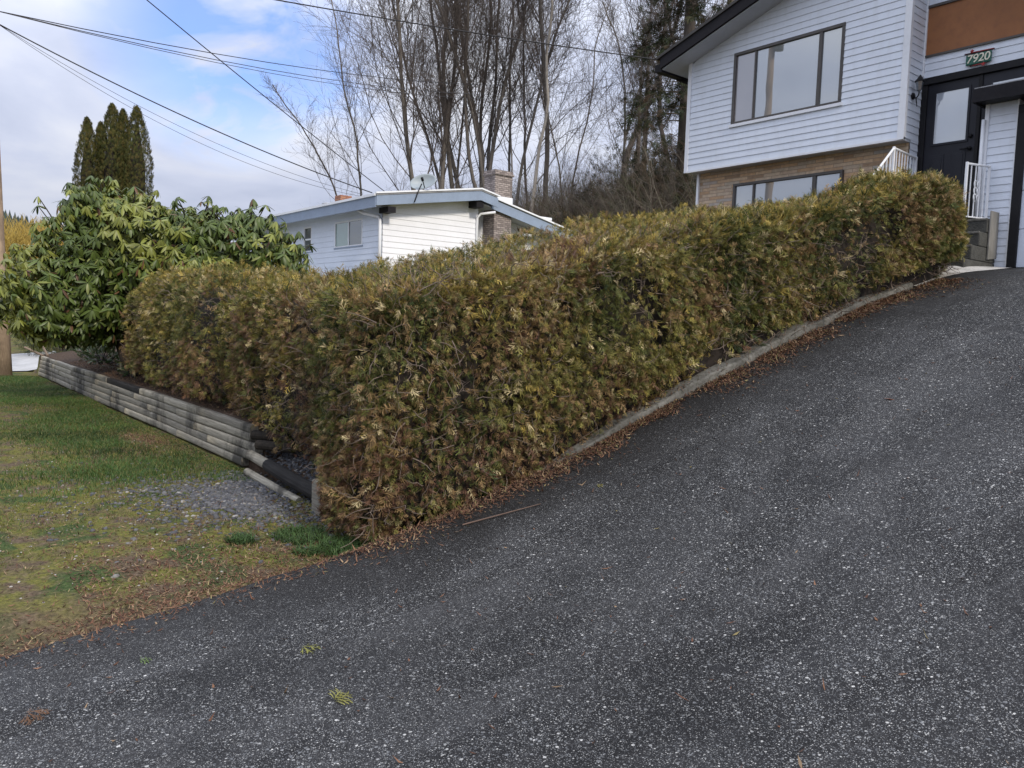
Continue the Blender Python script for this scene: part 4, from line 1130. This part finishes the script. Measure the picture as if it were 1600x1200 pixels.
# yellow willow far left
t = bare_tree('yellow twigged willow between the utility pole and the rhododendron', -56.5, 8.3, 5.6, .18, 500, bark='bark2', stems=3, spread=1.2, first=.12, lev3=7, density=1.2, name='willow_tree')
wm, wnt, wb = mat('willow_twig'); wnt.links.new(ramp(wnt, [(.3, (.36, .25, .05)), (.7, (.52, .38, .09))], noise(wnt, 1.5, 3, .5, objco(wnt))), wb.inputs['Base Color']); wb.inputs['Roughness'].default_value = .8
for c in t.children:
    if c.name.startswith('crown'): c.data.materials[0] = wm; 
wl = rng.normal(size=(16000, 3)); wl /= np.linalg.norm(wl, axis=1, keepdims=True)
wp = np.array([-56.5, 8.0, 3.5])+wl*np.array([4.4, 4.4, 3.2])*rng.uniform(.45, 1.0, (16000, 1)); wp = wp[wp[:, 2] > .4]
V, F = segtubes(wp, wp+np.stack([rng.normal(0, .2, len(wp)), rng.normal(0, .2, len(wp)), rng.uniform(.2, .75, len(wp))], 1), np.full(len(wp), .016), np.full(len(wp), .008), 3)
fast('shoots', V, F, wm, t)

# conifers
def conifer(label, x, y, h, rb, seed, bare=.12, density=1.0, cols=((.018, .028, .012), (.030, .042, .016), (.05, .05, .022), (.055, .035, .02)), droop=.45, lean=(0, 0)):
    rg = np.random.default_rng(seed); z0 = gz1(x, y)
    t = thing('conifer_tree', label, 'tree', (x, y, z0))
    mb = MB(); mb.tube([(0, 0, -.3), (lean[0]*h*.5, lean[1]*h*.5, h*.5), (lean[0]*h, lean[1]*h, h)], [h*.015, h*.010, .02], 9); o = mb.build('trunk', M['bark2'], smooth=True); o.parent = t
    P, Y, Nn, Sc = [], [], [], []; b0_, b1_, br_, bq_ = [], [], [], []
    nb_ = int(h*9*density)
    for q in range(nb_):
        f = bare+(1-bare)*rg.uniform()**.9; z = f*h; L = rb*(1.02-f)**.8*rg.uniform(.55, 1.1)+.15; a = rg.uniform(0, 6.283)
        o_ = np.array([math.cos(a), math.sin(a), 0]); p = np.array([lean[0]*z, lean[1]*z, z])
        m_ = max(3, int(L/.28)); pv = p
        for k in range(m_):
            u = (k+1)/m_; cp = p+o_*L*u+np.array([0, 0, .18*L*u-droop*L*u*u])
            b0_.append(pv); b1_.append(cp); br_.append(.03*(1-u*.8)); bq_.append(.03*(1-u*.8)*.8); pv = cp
            if u > .25:
                for s in range(3):
                    P.append(cp+rg.normal(0, .06, 3)); d = o_*.6+rg.normal(0, .55, 3); d[2] -= .35; Y.append(d); Nn.append(np.array([0, 0, 1])+rg.normal(0, .4, 3)); Sc.append(rg.uniform(.35, .62))
    P, Y, Nn, Sc = map(np.array, (P, Y, Nn, Sc))
    V, F = instance(FR[3], P, Y, Nn, Sc)
    cc = np.array(cols)[rg.integers(0, len(cols), len(P))]*rg.uniform(.7, 1.3, (len(P), 1))
    fast('crown', V, F, M['conifer'], t, np.repeat(cc, len(FR[3][0]), 0), local=True)
    V, F = segtubes(b0_, b1_, br_, bq_, 4); fast('limbs', V, F, M['bark2'], t, local=True)
    return t
conifer('tall dark conifer with drooping boughs behind the white house gable', -25.6, 31.5, 25, 3.9, 1, .06, 1.25)
conifer('ragged dark conifer half hidden by bare trees left of the white house', -28.4, 38.5, 22, 2.9, 2, .08, .8, ((.028, .036, .014), (.06, .058, .022), (.08, .07, .03)))
conifer('greenish thin conifer standing behind the middle of the woods', -42.5, 47.5, 17, 2.4, 3, .1, .5, ((.05, .06, .028), (.075, .075, .035)))
conifer('shorter dull green conifer in the woods right of the chimney', -40.0, 44.0, 14, 2.6, 4, .05, .6, ((.04, .05, .024), (.075, .07, .035)))

# ------------------------------------------------------------------ undergrowth on the slope
P0, P1, R0, R1 = [], [], [], []
ug = np.random.default_rng(9); UT = []
for q in range(11000):
    d = ug.uniform(36, 66); px = ug.uniform(470, 1110); a = R(50.7)-math.atan((px-800)/1223.7)
    x, y = -math.sin(a)*d, math.cos(a)*d
    if y < 23.0: continue
    z = gz1(x, y)-.05; p = np.array([x, y, z]); hgt = ug.uniform(1.2, 4.4)*(1+.35*math.sin(x*.7)+.25*math.sin(y*.9)); dr = np.array([ug.normal(0, .35), ug.normal(0, .35), 1.0]); dr /= np.linalg.norm(dr); r_ = ug.uniform(.012, .028)
    tn = np.array([(.125, .090, .066), (.17, .145, .115), (.105, .09, .075), (.24, .21, .17), (.095, .10, .052)])[ug.choice(5, p=[.26, .26, .22, .12, .14])]*ug.uniform(.7, 1.25); UT += [tn]*16
    for k in range(4):
        e = p+dr*hgt/4; P0.append(p); P1.append(e); R0.append(r_); R1.append(r_*.7)
        for s in range(3):
            dd = dr+ug.normal(0, .6, 3); dd[2] = abs(dd[2])*.7; b_ = p+(e-p)*ug.uniform(); P0.append(b_); P1.append(b_+dd*hgt*.16); R0.append(r_*.45); R1.append(r_*.22)
        r_ *= .7; p = e; dr = dr+ug.normal(0, .2, 3)+np.array([0, 0, -.12*k]); dr /= np.linalg.norm(dr)
V, F = segtubes(P0, P1, R0, R1, 3)
tag(fast('undergrowth', V, F, M['litter'], col=np.repeat(np.array(UT), 6, 0)), 'brown leafless bramble and brush filling the slope under the bare trees', 'undergrowth', kind='stuff')
# dense evergreen thicket patches low in the woods
for q, (px, d, s, lab) in enumerate(((955, 46, 2.3, 'olive green thicket low in the woods above the hedge'), (1010, 43, 1.6, 'dark shrub in the woods just left of the white house'), (880, 42, 1.3, 'dark evergreen bush behind the lower bungalow roof'), (560, 40, 1.0, 'mossy bush behind the satellite dish'), (1045, 40, 2.2, 'dark ivy clad thicket beside the white house wall'))):
    a = R(50.7)-math.atan((px-800)/1223.7); x, y = -math.sin(a)*d, math.cos(a)*d
    leafy('thicket_bush', lab, 'bush', (x, y, gz1(x, y)+s*.8), (s*1.2, s*1.2, s), 900, [(.03, .036, .016), (.065, .058, .026), (.09, .065, .035)], .35, FR[2], M['hedge'])

# ------------------------------------------------------------------ far wooded ridge
hx = np.linspace(-1500, -700, 60); hy = np.linspace(-250, 420, 60)
HX, HY_ = np.meshgrid(hx, hy); HZ = 112*np.exp(-((HX+1050)/260)**2)*(1-.35*sst(60, 330, HY_))*(.9+.06*np.sin(HY_*.03))-4
i, j = np.meshgrid(np.arange(59), np.arange(59)); a = (j*60+i).ravel()
tag(fast('hills', np.stack([HX, HY_, HZ], -1), np.stack([a, a+1, a+61, a+60], 1), M['hill'], smooth=True), kind='structure')
n = 2600; fx = ug.uniform(-1150, -800, n); fy = ug.uniform(-60, 330, n); fz = 112*np.exp(-((fx+1050)/260)**2)*(1-.35*sst(60, 330, fy))*(.9+.06*np.sin(fy*.03))-6
cone = []; cf_ = []
for k in range(6): cone.append((math.cos(k*1.047)*.22, math.sin(k*1.047)*.22, 0.05))
cone = np.array(cone+[(0, 0, 1)]); cf_ = np.array([(k, (k+1) % 6, 6) for k in range(6)])
sc = ug.uniform(9, 20, n)
V = (cone[None]*sc[:, None, None]+np.stack([fx, fy, fz], 1)[:, None]).reshape(-1, 3); F = (cf_[None]+(np.arange(n)*7)[:, None, None]).reshape(-1, 3)
cc = np.repeat(np.array((.05, .068, .055))*ug.uniform(.6, 1.3, (n, 1)), 7, 0)
tag(fast('distant_forest', V, F, M['conifer'], col=cc), 'distant conifer woods on the ridge at the far left', 'forest', kind='stuff')
for q, (px, d, h) in enumerate(((83, 120, 15.5), (95, 125, 16), (108, 118, 16.5), (66, 130, 16))):
    pass

# ------------------------------------------------------------------ utility poles and cables
pole = thing('utility_pole', 'brown wooden utility pole at the left end of the lawn', 'utility pole', (-24.17, 2.66, -.3))
mb = MB(); mb.tube([(-24.17, 2.66, -.5), (-24.62, 2.62, 3), (-24.86, 2.58, 6.5), (-25.02, 2.56, 10.2)], [.175, .15, .13, .11], 16); mb.build('shaft', M['pole'], pole, smooth=True)
mb = MB(); mb.tube([(-24.93, 2.56, 9.2), (-24.93, 2.75, 9.2)], .05, 8); mb.tube([(-24.93, 2.56, 8.9), (-24.93, 2.75, 8.9)], .05, 8); mb.build('insulators', M['metal'], pole)
pole2 = thing('utility_pole', 'wooden utility pole across the street, mirrored in the picture window', 'utility pole', (-18.5, -5.0, -.5))
mb = MB(); mb.tube([(-18.5, -5, -.7), (-18.5, -5, 14.6)], [.18, .11], 14); mb.build('shaft', M['pole'], pole2, smooth=True)
mb = MB(); mb.box(-18.62, -18.38, -5.6, -5.13, 14.1, 14.2); mb.build('crossarm', M['pole'], pole2)
mb = MB(); mb.tube([(-18.2, -5, 12.5), (-18.2, -5, 13.4)], .19, 12); mb.build('transformer', M['metal'], pole2, smooth=True)
def cable(label, a, b_, sag, r_, m, n=28):
    a = Vector(a); b_ = Vector(b_); mb = MB()
    pts = [a.lerp(b_, k/n)-Vector((0, 0, sag*4*(k/n)*(1-k/n))) for k in range(n+1)]
    mb.tube(pts, r_, 6); tag(mb.build('overhead_cable', m, smooth=True), label, 'cable', 'overhead cables')
TOP = (-24.95, 2.7, 9.2); TOP2 = (-24.95, 2.7, 8.9)
C_ = np.array
FAR1 = (-58, 55, 22.4)
cable('uppermost of the three cables crossing from the left edge into the trees', TOP, (-46.5, 62.0, 28.0), 2.8, .013, M['wire'])
cable('middle cable of the three crossing from the left edge into the trees', TOP, (-46.5, 62.0, 28.0), 3.3, .012, M['wire_thin'])
cable('lowest of the three cables crossing from the left edge into the trees', TOP, (-46.5, 62.0, 27.9), 3.5, .010, M['wire_thin'])
cable('thick dark service cable dropping from the pole to the bungalow roof', TOP2, (-23.9, 13.2, 5.75), .25, .017, M['wire'])
cable('thin cable just below the thick service cable to the bungalow', TOP2, (-24.4, 13.1, 5.74), .52, .006, M['wire_thin'])
cable('lowest thin cable sagging from the pole toward the bungalow', TOP2, (-24.6, 13.1, 5.70), .68, .006, M['wire_thin'])
cable('single cable slanting steeply across the blue sky to the bungalow roof', (-18.5, -5, 14.2), (-23.6, 13.6, 5.75), .25, .013, M['wire'])
cable('black cable running above the woods to the eave of the white house', (-18.5, -5, 8.0), (-9.62, 11.05, 6.33), .25, .010, M['wire'])

# ------------------------------------------------------------------ grass, stones, litter
def blades(P, h, w, cols, lean=.5, rg=rng):
    n = len(P); a = rg.uniform(0, 6.283, n); d = np.stack([np.cos(a), np.sin(a), 0*a], 1); s = np.stack([-np.sin(a), np.cos(a), 0*a], 1)
    ln = rg.uniform(.1, lean, n)[:, None]; h = h[:, None]; w = w[:, None]
    v0 = P-s*w; v1 = P+s*w; m0 = P+d*h*ln*.45+np.array([0, 0, 1])*h*.62; t = P+d*h*ln*1.5+np.array([0, 0, 1])*h
    V = np.stack([v0, v1, m0+s*w*.8, t, m0-s*w*.8], 1)
    F = np.array([(0, 1, 2, 4)]); F2 = np.array([(4, 2, 3, 3)])
    # as quads: blade base, and tip closed with a narrow quad
    V = np.stack([v0, v1, m0+s*w*.8, m0-s*w*.8, t+s*w*.15, t-s*w*.15], 1)
    F = np.array([(0, 1, 2, 3), (3, 2, 4, 5)])
    Fa = (F[None]+(np.arange(n)*6)[:, None, None]).reshape(-1, 4)
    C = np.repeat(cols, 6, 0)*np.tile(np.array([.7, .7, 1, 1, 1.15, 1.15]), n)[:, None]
    return V.reshape(-1, 3), Fa, C
def field(n, x0, x1, y0, y1, dens):
    x = rng.uniform(x0, x1, n); y = rng.uniform(y0, y1, n); k = dens(x, y) > rng.uniform(size=n)
    x, y = x[k], y[k]; return np.stack([x, y, gz(x, y)-.004], 1)
def lush(x, y):
    p = np.stack([x, y, 0*x], 1)
    d = sst(1.2, 2.6, y+.35*snoise(p, .9, 2))*sst(-8.4, -9.2, x+.5*snoise(p, 1.1, 3))
    bare = np.exp(-(((x+11.9)/1.0)**2+((y-2.95)/.35)**2))            # bark patch at the wall foot
    return np.clip(d*(.75+.4*snoise(p, 1.7, 4))*(1-1.3*bare), 0, 1)
parts = []
P = field(170000, -24, -8, .8, 3.38, lush)
g = snoise(P, 1.3, 5)[:, None]
cols = np.where(rng.uniform(size=(len(P), 1)) < .18, np.array([[.17, .165, .05]]), np.array([[.060, .115, .026]])*(1+.35*g))*rng.uniform(.7, 1.35, (len(P), 1))
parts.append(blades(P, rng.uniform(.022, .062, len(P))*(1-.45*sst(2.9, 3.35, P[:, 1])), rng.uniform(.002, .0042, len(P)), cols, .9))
def sparse(x, y):
    p = np.stack([x, y, 0*x], 1)
    edge = sst(-5.0, -6.2, x+.4*snoise(p, 1.4, 2))
    return np.clip((.35+.5*snoise(p, 1.5, 6)+.25*snoise(p, 4, 7))*edge, .02, 1)*np.clip(edge+.06, 0, 1)
P = field(190000, -22, -4.8, -1.5, 3.3, sparse)
t = rng.uniform(size=(len(P), 1)); mo = snoise(P, .9, 3)[:, None]
cols = np.where(t < .42, np.array([[.165, .17, .032]])*(1+.3*mo), np.where(t < .75, np.array([[.075, .115, .026]]), np.array([[.27, .21, .115]])))*rng.uniform(.7, 1.3, (len(P), 1))
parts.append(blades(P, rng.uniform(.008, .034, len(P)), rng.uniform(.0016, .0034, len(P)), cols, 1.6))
V, F, C = merge(parts)
tag(fast('lawn_grass', V, F, M['grass'], col=C), 'patchy short grass and moss covering the verge lawn', 'grass', kind='stuff')
# weed and grass tufts near the hedge corner
for q, (x, y, r_, n, h, lab) in enumerate(((-5.50, 2.86, .21, 1300, .075, 'largest green weed clump right under the hedge corner'), (-6.05, 2.72, .21, 1100, .06, 'dark green weed clump left of the largest one by the corner post'), (-6.2, 2.28, .11, 350, .07, 'small bright grass tuft out in the bare soil below the post'), (-5.62, 2.58, .10, 260, .05, 'low weed tuft on the soil just below the largest clump'), (-6.55, .50, .13, 500, .05, 'isolated grass tuft at the left edge of the asphalt'))):
    t = thing('grass_tuft', lab, 'grass tuft', (x, y, gz1(x, y)), 'grass tufts near the hedge corner')
    a = rng.uniform(0, 6.283, n); rr = r_*np.sqrt(rng.uniform(size=n)); P = np.stack([x+rr*np.cos(a)*1.3, y+rr*np.sin(a), 0*a], 1); P[:, 2] = gz(P[:, 0], P[:, 1])-.005
    cols = np.array([[.058, .104, .032]])*rng.uniform(.6, 1.5, (n, 1))
    V, F, C = blades(P, rng.uniform(h*.4, h, n), rng.uniform(.0025, .006, n), cols, 1.5); fast('blades', V, F, M['grass'], t, C)

# gravel
ico = []
_t = (1+5**.5)/2
iv = np.array([(-1,_t,0),(1,_t,0),(-1,-_t,0),(1,-_t,0),(0,-1,_t),(0,1,_t),(0,-1,-_t),(0,1,-_t),(_t,0,-1),(_t,0,1),(-_t,0,-1),(-_t,0,1)])/1.9
fi = np.array([(0,11,5),(0,5,1),(0,1,7),(0,7,10),(0,10,11),(1,5,9),(5,11,4),(11,10,2),(10,7,6),(7,1,8),(3,9,4),(3,4,2),(3,2,6),(3,6,8),(3,8,9),(4,9,5),(2,4,11),(6,2,10),(8,6,7),(9,8,1)])
def stones(P, sz, cols):
    n = len(P); jit = iv[None]*(1+rng.normal(0, .16, (n, 12, 1)))*np.stack([rng.uniform(.7, 1.3, n), rng.uniform(.7, 1.3, n), rng.uniform(.4, .75, n)], 1)[:, None, :]
    a = rng.uniform(0, 6.283, n); c, s = np.cos(a), np.sin(a); x = jit[:, :, 0]*c[:, None]-jit[:, :, 1]*s[:, None]; y = jit[:, :, 0]*s[:, None]+jit[:, :, 1]*c[:, None]
    V = np.stack([x, y, jit[:, :, 2]], 2)*sz[:, None, None]+P[:, None]
    return V.reshape(-1, 3), (fi[None]+(np.arange(n)*12)[:, None, None]).reshape(-1, 3), np.repeat(cols, 12, 0)
def gr(n, cx_, cy_, sx, sy):
    x = rng.normal(cx_, sx, n); y = rng.normal(cy_, sy, n); k = (x < curb_x(y)-.25) & (x > -24)
    k &= ~((y > 3.3) & (y < 3.62) & (x < -8.9)); x, y = x[k], y[k]; return np.stack([x, y, gz(x, y)+.002], 1)
P = np.concatenate([gr(1500, -7.6, 2.8, .40, .2), gr(1300, -7.9, 2.6, .8, .34), gr(500, -8.4, 3.2, .35, .12), gr(450, -8.6, 3.72, .45, .12), gr(300, -7.6, 3.6, .5, .15), gr(160, -7.9, 1.9, .9, .5), gr(160, -6.3, 2.9, .4, .2)])
t = rng.uniform(size=(len(P), 1)); cols = np.where(t < .55, np.array([[.085, .088, .098]]), np.where(t < .92, np.array([[.12, .12, .122]]), np.array([[.25, .24, .225]])))*rng.uniform(.55, 1.2, (len(P), 1))
szs = rng.uniform(.010, .030, len(P))
Pq = gr(700, -9.0, 1.6, 2.8, .9); P = np.concatenate([P, Pq]); szs = np.concatenate([szs, rng.uniform(.004, .012, len(Pq))]); cols = np.concatenate([cols, np.array([[.36, .34, .31]])*rng.uniform(.4, 1.2, (len(Pq), 1))])
V, F, C = stones(P, szs, cols)
tag(fast('gravel', V, F, M['stone'], col=C), 'grey gravel spilled on the lawn below the timber step', 'gravel', kind='stuff')

# litter of brown needles and sprigs along the kerb and lawn edge
def flakes(P, L, w, cols, tilt=.35):
    n = len(P); a = rng.uniform(0, 6.283, n); d = np.stack([np.cos(a), np.sin(a), rng.normal(0, tilt, n)], 1)*L[:, None]; s = np.stack([-np.sin(a), np.cos(a), rng.normal(0, .3, n)], 1)*w[:, None]
    b = rng.normal(0, .25, (n, 1))*np.array([[0, 0, 1]])*L[:, None]
    V = np.stack([P-d*.5, P+s, P+d*.5+np.abs(b), P-s], 1)
    return V.reshape(-1, 3), (np.array([(0, 1, 2, 3)])[None]+(np.arange(n)*4)[:, None, None]).reshape(-1, 4), np.repeat(cols, 4, 0)
n = 22000; y = 2.4+7.6*rng.uniform(size=n)**.85
wl_ = .33+.13*snoise(np.stack([y*0, y, y*0], 1), 1.4, 3)+.08*snoise(np.stack([y*0, y, y*0], 1), 4, 4)
off = np.abs(rng.normal(0, 1, n))*.42*wl_+np.where(y > 4.6, .0, -.05)
x = curb_x(y)+off; zz = np.where(x > drive_left(y), z_drive(x, y), gz(x, y))+.006+.012*np.exp(-off/.12)*rng.uniform(0, 1.5, n)
LIT = np.array([(.125, .062, .038), (.185, .10, .06), (.29, .20, .12), (.075, .042, .030), (.23, .19, .085)])
kk = snoise(np.stack([x, y, y*0], 1), 3.3, 6)+rng.normal(0, .5, n) > -.35+.9*np.clip(off-.12, 0, 1)
P = np.stack([x, y, zz], 1)[kk]
n2 = 5200; y2 = rng.uniform(-1.2, 3.0, n2); x2 = drive_left(y2)-.10+rng.normal(0, .19, n2)-.12*np.abs(rng.normal(0, 1, n2)); z2 = np.where(x2 > drive_left(y2), z_drive(x2, y2), gz(x2, y2))+.006
n3 = 7000; y3 = rng.uniform(1.0, 3.3, n3); x3 = -5.6+rng.normal(0, .75, n3); k3 = x3 < drive_left(y3); x3, y3 = x3[k3], y3[k3]
n4 = 2500; x4 = rng.normal(-11.9, .7, n4); y4 = 3.0+rng.normal(0, .22, n4); k4 = y4 < 3.36; x4, y4 = x4[k4], y4[k4]
n5 = 12000; x5 = rng.uniform(-21, -8.9, n5); y5 = rng.uniform(3.54, 4.5, n5)
n6 = 1400; x6 = rng.uniform(-4.6, -.5, n6); y6 = rng.uniform(.2, 8, n6)
n7 = 15000; x7 = rng.uniform(-20, -5, n7); y7 = rng.uniform(-1, 3.36, n7); k7 = x7 < drive_left(y7); x7, y7 = x7[k7], y7[k7]
P = np.concatenate([P, np.stack([x7, y7, gz(x7, y7)+.008], 1), np.stack([x2, y2, z2], 1), np.stack([x3, y3, gz(x3, y3)+.006], 1), np.stack([x4, y4, gz(x4, y4)+.008], 1), np.stack([x5, y5, gz(x5, y5)+.01], 1), np.stack([x6, y6, z_drive(x6, y6)+.004], 1)[rng.uniform(size=n6) < .35]])
n8 = 3200; y8 = rng.uniform(4.3, 9.6, n8); k8 = snoise(np.stack([y8*0, y8, y8*0], 1), 2.6, 5)+rng.normal(0, .4, n8) > .15; y8 = y8[k8]; x8 = curb_x(y8)-rng.uniform(.0, .17, len(y8)); P = np.concatenate([P, np.stack([x8, y8, z_drive(x8, y8)+.084-.10*sst(5.6, 4.3, y8)], 1)])
cols = LIT[rng.choice(5, len(P), p=[.33, .27, .15, .17, .08])]*rng.uniform(.7, 1.25, (len(P), 1))
V, F, C = flakes(P, rng.uniform(.012, .055, len(P))*np.where(rng.uniform(size=len(P)) < .12, 1.6, 1), rng.uniform(.0016, .006, len(P)), cols)
tag(fast('leaf_litter', V, F, M['litter'], col=C), 'reddish brown needle litter gathered along the kerb and lawn edge', 'leaf litter', kind='stuff')

# fallen sprigs and leaves on the drive
def sprig(label, x, y, size, col, ang, tm=FR[0], name='fallen_sprig', cat='sprig', nn=2):
    t = None
    P = np.array([[x, y, float(z_drive(np.array(x), np.array(y)))+.012]]*nn); P[:, 2] += np.arange(nn)*.006
    Y = np.array([[math.cos(ang+k*.55), math.sin(ang+k*.55), .12] for k in range(nn)]); Nn = np.array([[.15*k, .1, 1] for k in range(nn)])
    V, F = instance(tm, P, Y, Nn, np.full(nn, size)); C = np.repeat(np.array([col])*np.array([[1], [.85], [1.1]])[:nn], len(tm[0]), 0)
    o = fast(name, V, F, M['hedge'], col=C); return tag(o, label, cat)
sprig('pale yellow green cedar sprig fan lying nearest on the asphalt', -3.02, 1.52, .12, (.27, .26, .075), 1.2, FR[3], nn=3)
sprig('olive cedar sprig lying flat on the asphalt midway to the lawn', -3.68, 1.66, .12, (.24, .24, .06), .4, FR[0])
sprig('small bright green leaf sprig near the lawn edge of the asphalt', -4.14, 1.0, .065, (.13, .20, .06), .9, FR[2])
sprig('clump of brown dead needles at the left edge of the asphalt', -3.88, .47, .11, (.14, .075, .04), .2, FR[1], nn=3)
sprig('yellowish sprig lying at the edge of the litter below the hedge', -4.15, 4.25, .10, (.33, .29, .07), .5, FR[0])
sprig('small orange brown leaf alone in the middle of the asphalt', -1.42, 2.05, .045, (.30, .13, .04), .9, LT, 'fallen_leaf', 'leaf', 1)
sprig('reddish leaf lying up the driveway below the hedge bend', -2.9, 6.15, .10, (.24, .09, .05), .3, LT, 'fallen_leaf', 'leaf', 1)
sprig('tan leaf at the right side of the asphalt foreground', -.72, 2.55, .05, (.30, .17, .09), 2.0, LT, 'fallen_leaf', 'leaf', 1)
# loose stick by the hedge foot
mb = MB(); zq = lambda x, y: float(z_drive(np.array(x), np.array(y)))+.012
mb.tube([(-4.62, 3.35, zq(-4.62, 3.35)), (-4.45, 3.62, zq(-4.45, 3.62)+.004), (-4.32, 3.85, zq(-4.32, 3.85))], [.006, .005, .003], 6)
tag(mb.build('dry_stick', M['twig_red']), 'thin dry stick lying in the litter at the hedge foot', 'stick')

# ------------------------------------------------------------------ world, sun, camera
SUN_EL, SUN_DIR = R(36), Vector((.93, -.10, 0)).normalized()
world = bpy.data.worlds.new('World'); S.world = world; world.use_nodes = True
nt = world.node_tree; bg = nt.nodes['Background']
sky = N(nt, 'ShaderNodeTexSky', sky_type='NISHITA'); sky.sun_disc = False; sky.sun_elevation = SUN_EL; sky.sun_rotation = math.atan2(SUN_DIR.x, SUN_DIR.y)
sky.air_density = 1.0; sky.dust_density = .6; sky.ozone_density = 2.0
tc = N(nt, 'ShaderNodeTexCoord'); D = tc.outputs['Generated']
sep = N(nt, 'ShaderNodeSeparateXYZ'); nt.links.new(D, sep.inputs[0])
zc = math_(nt, 'MAXIMUM', sep.outputs[2], 0.0)
# cloud sheet seen from below: noise on a plane high above
den = math_(nt, 'ADD', zc, .22)
cmb = N(nt, 'ShaderNodeCombineXYZ'); nt.links.new(math_(nt, 'DIVIDE', sep.outputs[0], den), cmb.inputs[0]); nt.links.new(math_(nt, 'DIVIDE', sep.outputs[1], den), cmb.inputs[1])
n1 = noise(nt, 1.5, 6, .52, cmb.outputs[0], .3); n2 = noise(nt, 3.6, 5, .55, cmb.outputs[0], .5)
tone = ramp(nt, [(.30, (.61, .685, .90)), (.48, (.80, .865, 1.07)), (.68, (1.06, 1.09, 1.19))], n1)
cie = math_(nt, 'ADD', math_(nt, 'MULTIPLY', zc, 1.75), .80)       # overcast sky grows brighter overhead
cloud = mixc(nt, tone, N(nt, 'ShaderNodeCombineColor').outputs[0], 0.0)
cl = N(nt, 'ShaderNodeVectorMath', operation='SCALE'); nt.links.new(tone, cl.inputs[0]); nt.links.new(math_(nt, 'MULTIPLY', cie, 5.9), cl.inputs['Scale'])
def gap(dirv, r0, r1):
    v = Vector(dirv).normalized(); dp = N(nt, 'ShaderNodeVectorMath', operation='DOT_PRODUCT'); nt.links.new(D, dp.inputs[0]); dp.inputs[1].default_value = v
    return ramp(nt, [(0, (0, 0, 0)), (1, (1, 1, 1))], math_(nt, 'DIVIDE', math_(nt, 'SUBTRACT', dp.outputs['Value'], math.cos(R(r0))), math.cos(R(r1))-math.cos(R(r0))))
g1 = gap((-.895, .315, .318), 9.5, 3.0)
g2 = gap((-.87, .40, .285), 6.0, 1.5)
hole = math_(nt, 'MULTIPLY', g1, ramp(nt, [(.33, (0, 0, 0)), (.50, (1, 1, 1))], n2))
hole = math_(nt, 'MAXIMUM', hole, math_(nt, 'MULTIPLY', g2, ramp(nt, [(.42, (0, 0, 0)), (.6, (1, 1, 1))], n2)))
sb = N(nt, 'ShaderNodeVectorMath', operation='MULTIPLY'); nt.links.new(sky.outputs[0], sb.inputs[0]); sb.inputs[1].default_value = (1.08, 1.26, 1.75)
nt.links.new(mixc(nt, cl.outputs[0], sb.outputs[0], math_(nt, 'MULTIPLY', hole, .82)), bg.inputs['Color'])
bg.inputs['Strength'].default_value = .1

sl = bpy.data.lights.new('sun', 'SUN'); sl.energy = 2.2; sl.angle = R(8); sl.color = (1.0, .91, .78)
so_ = bpy.data.objects.new('sun', sl); link(so_)
sv = Vector((SUN_DIR.x*math.cos(SUN_EL), SUN_DIR.y*math.cos(SUN_EL), math.sin(SUN_EL)))
so_.rotation_euler = sv.to_track_quat('Z', 'Y').to_euler()

cam = bpy.data.cameras.new('camera'); cam.sensor_width = 36; cam.lens = 36*1223.7/1600; cam.clip_end = 5000; cam.clip_start = .05
co_ = bpy.data.objects.new('camera', cam); link(co_)
yaw, pit, rol = R(50.709), R(-4.623), R(1.806)
f_ = Vector((-math.sin(yaw)*math.cos(pit), math.cos(yaw)*math.cos(pit), math.sin(pit)))
r0_ = Vector((math.cos(yaw), math.sin(yaw), 0)); u0_ = r0_.cross(f_)
r_ = r0_*math.cos(rol)+u0_*math.sin(rol); u_ = -r0_*math.sin(rol)+u0_*math.cos(rol)
co_.matrix_world = Matrix(((r_.x, u_.x, -f_.x, 0), (r_.y, u_.y, -f_.y, 0), (r_.z, u_.z, -f_.z, 1.6), (0, 0, 0, 1)))
S.camera = co_
vs = S.view_settings; vs.view_transform = 'Standard'; vs.look = 'None'; vs.gamma = 1; vs.use_curve_mapping = False; vs.exposure = .32
S.cycles.max_bounces = 6; S.cycles.diffuse_bounces = 3; S.cycles.transmission_bounces = 4; S.cycles.transparent_max_bounces = 8
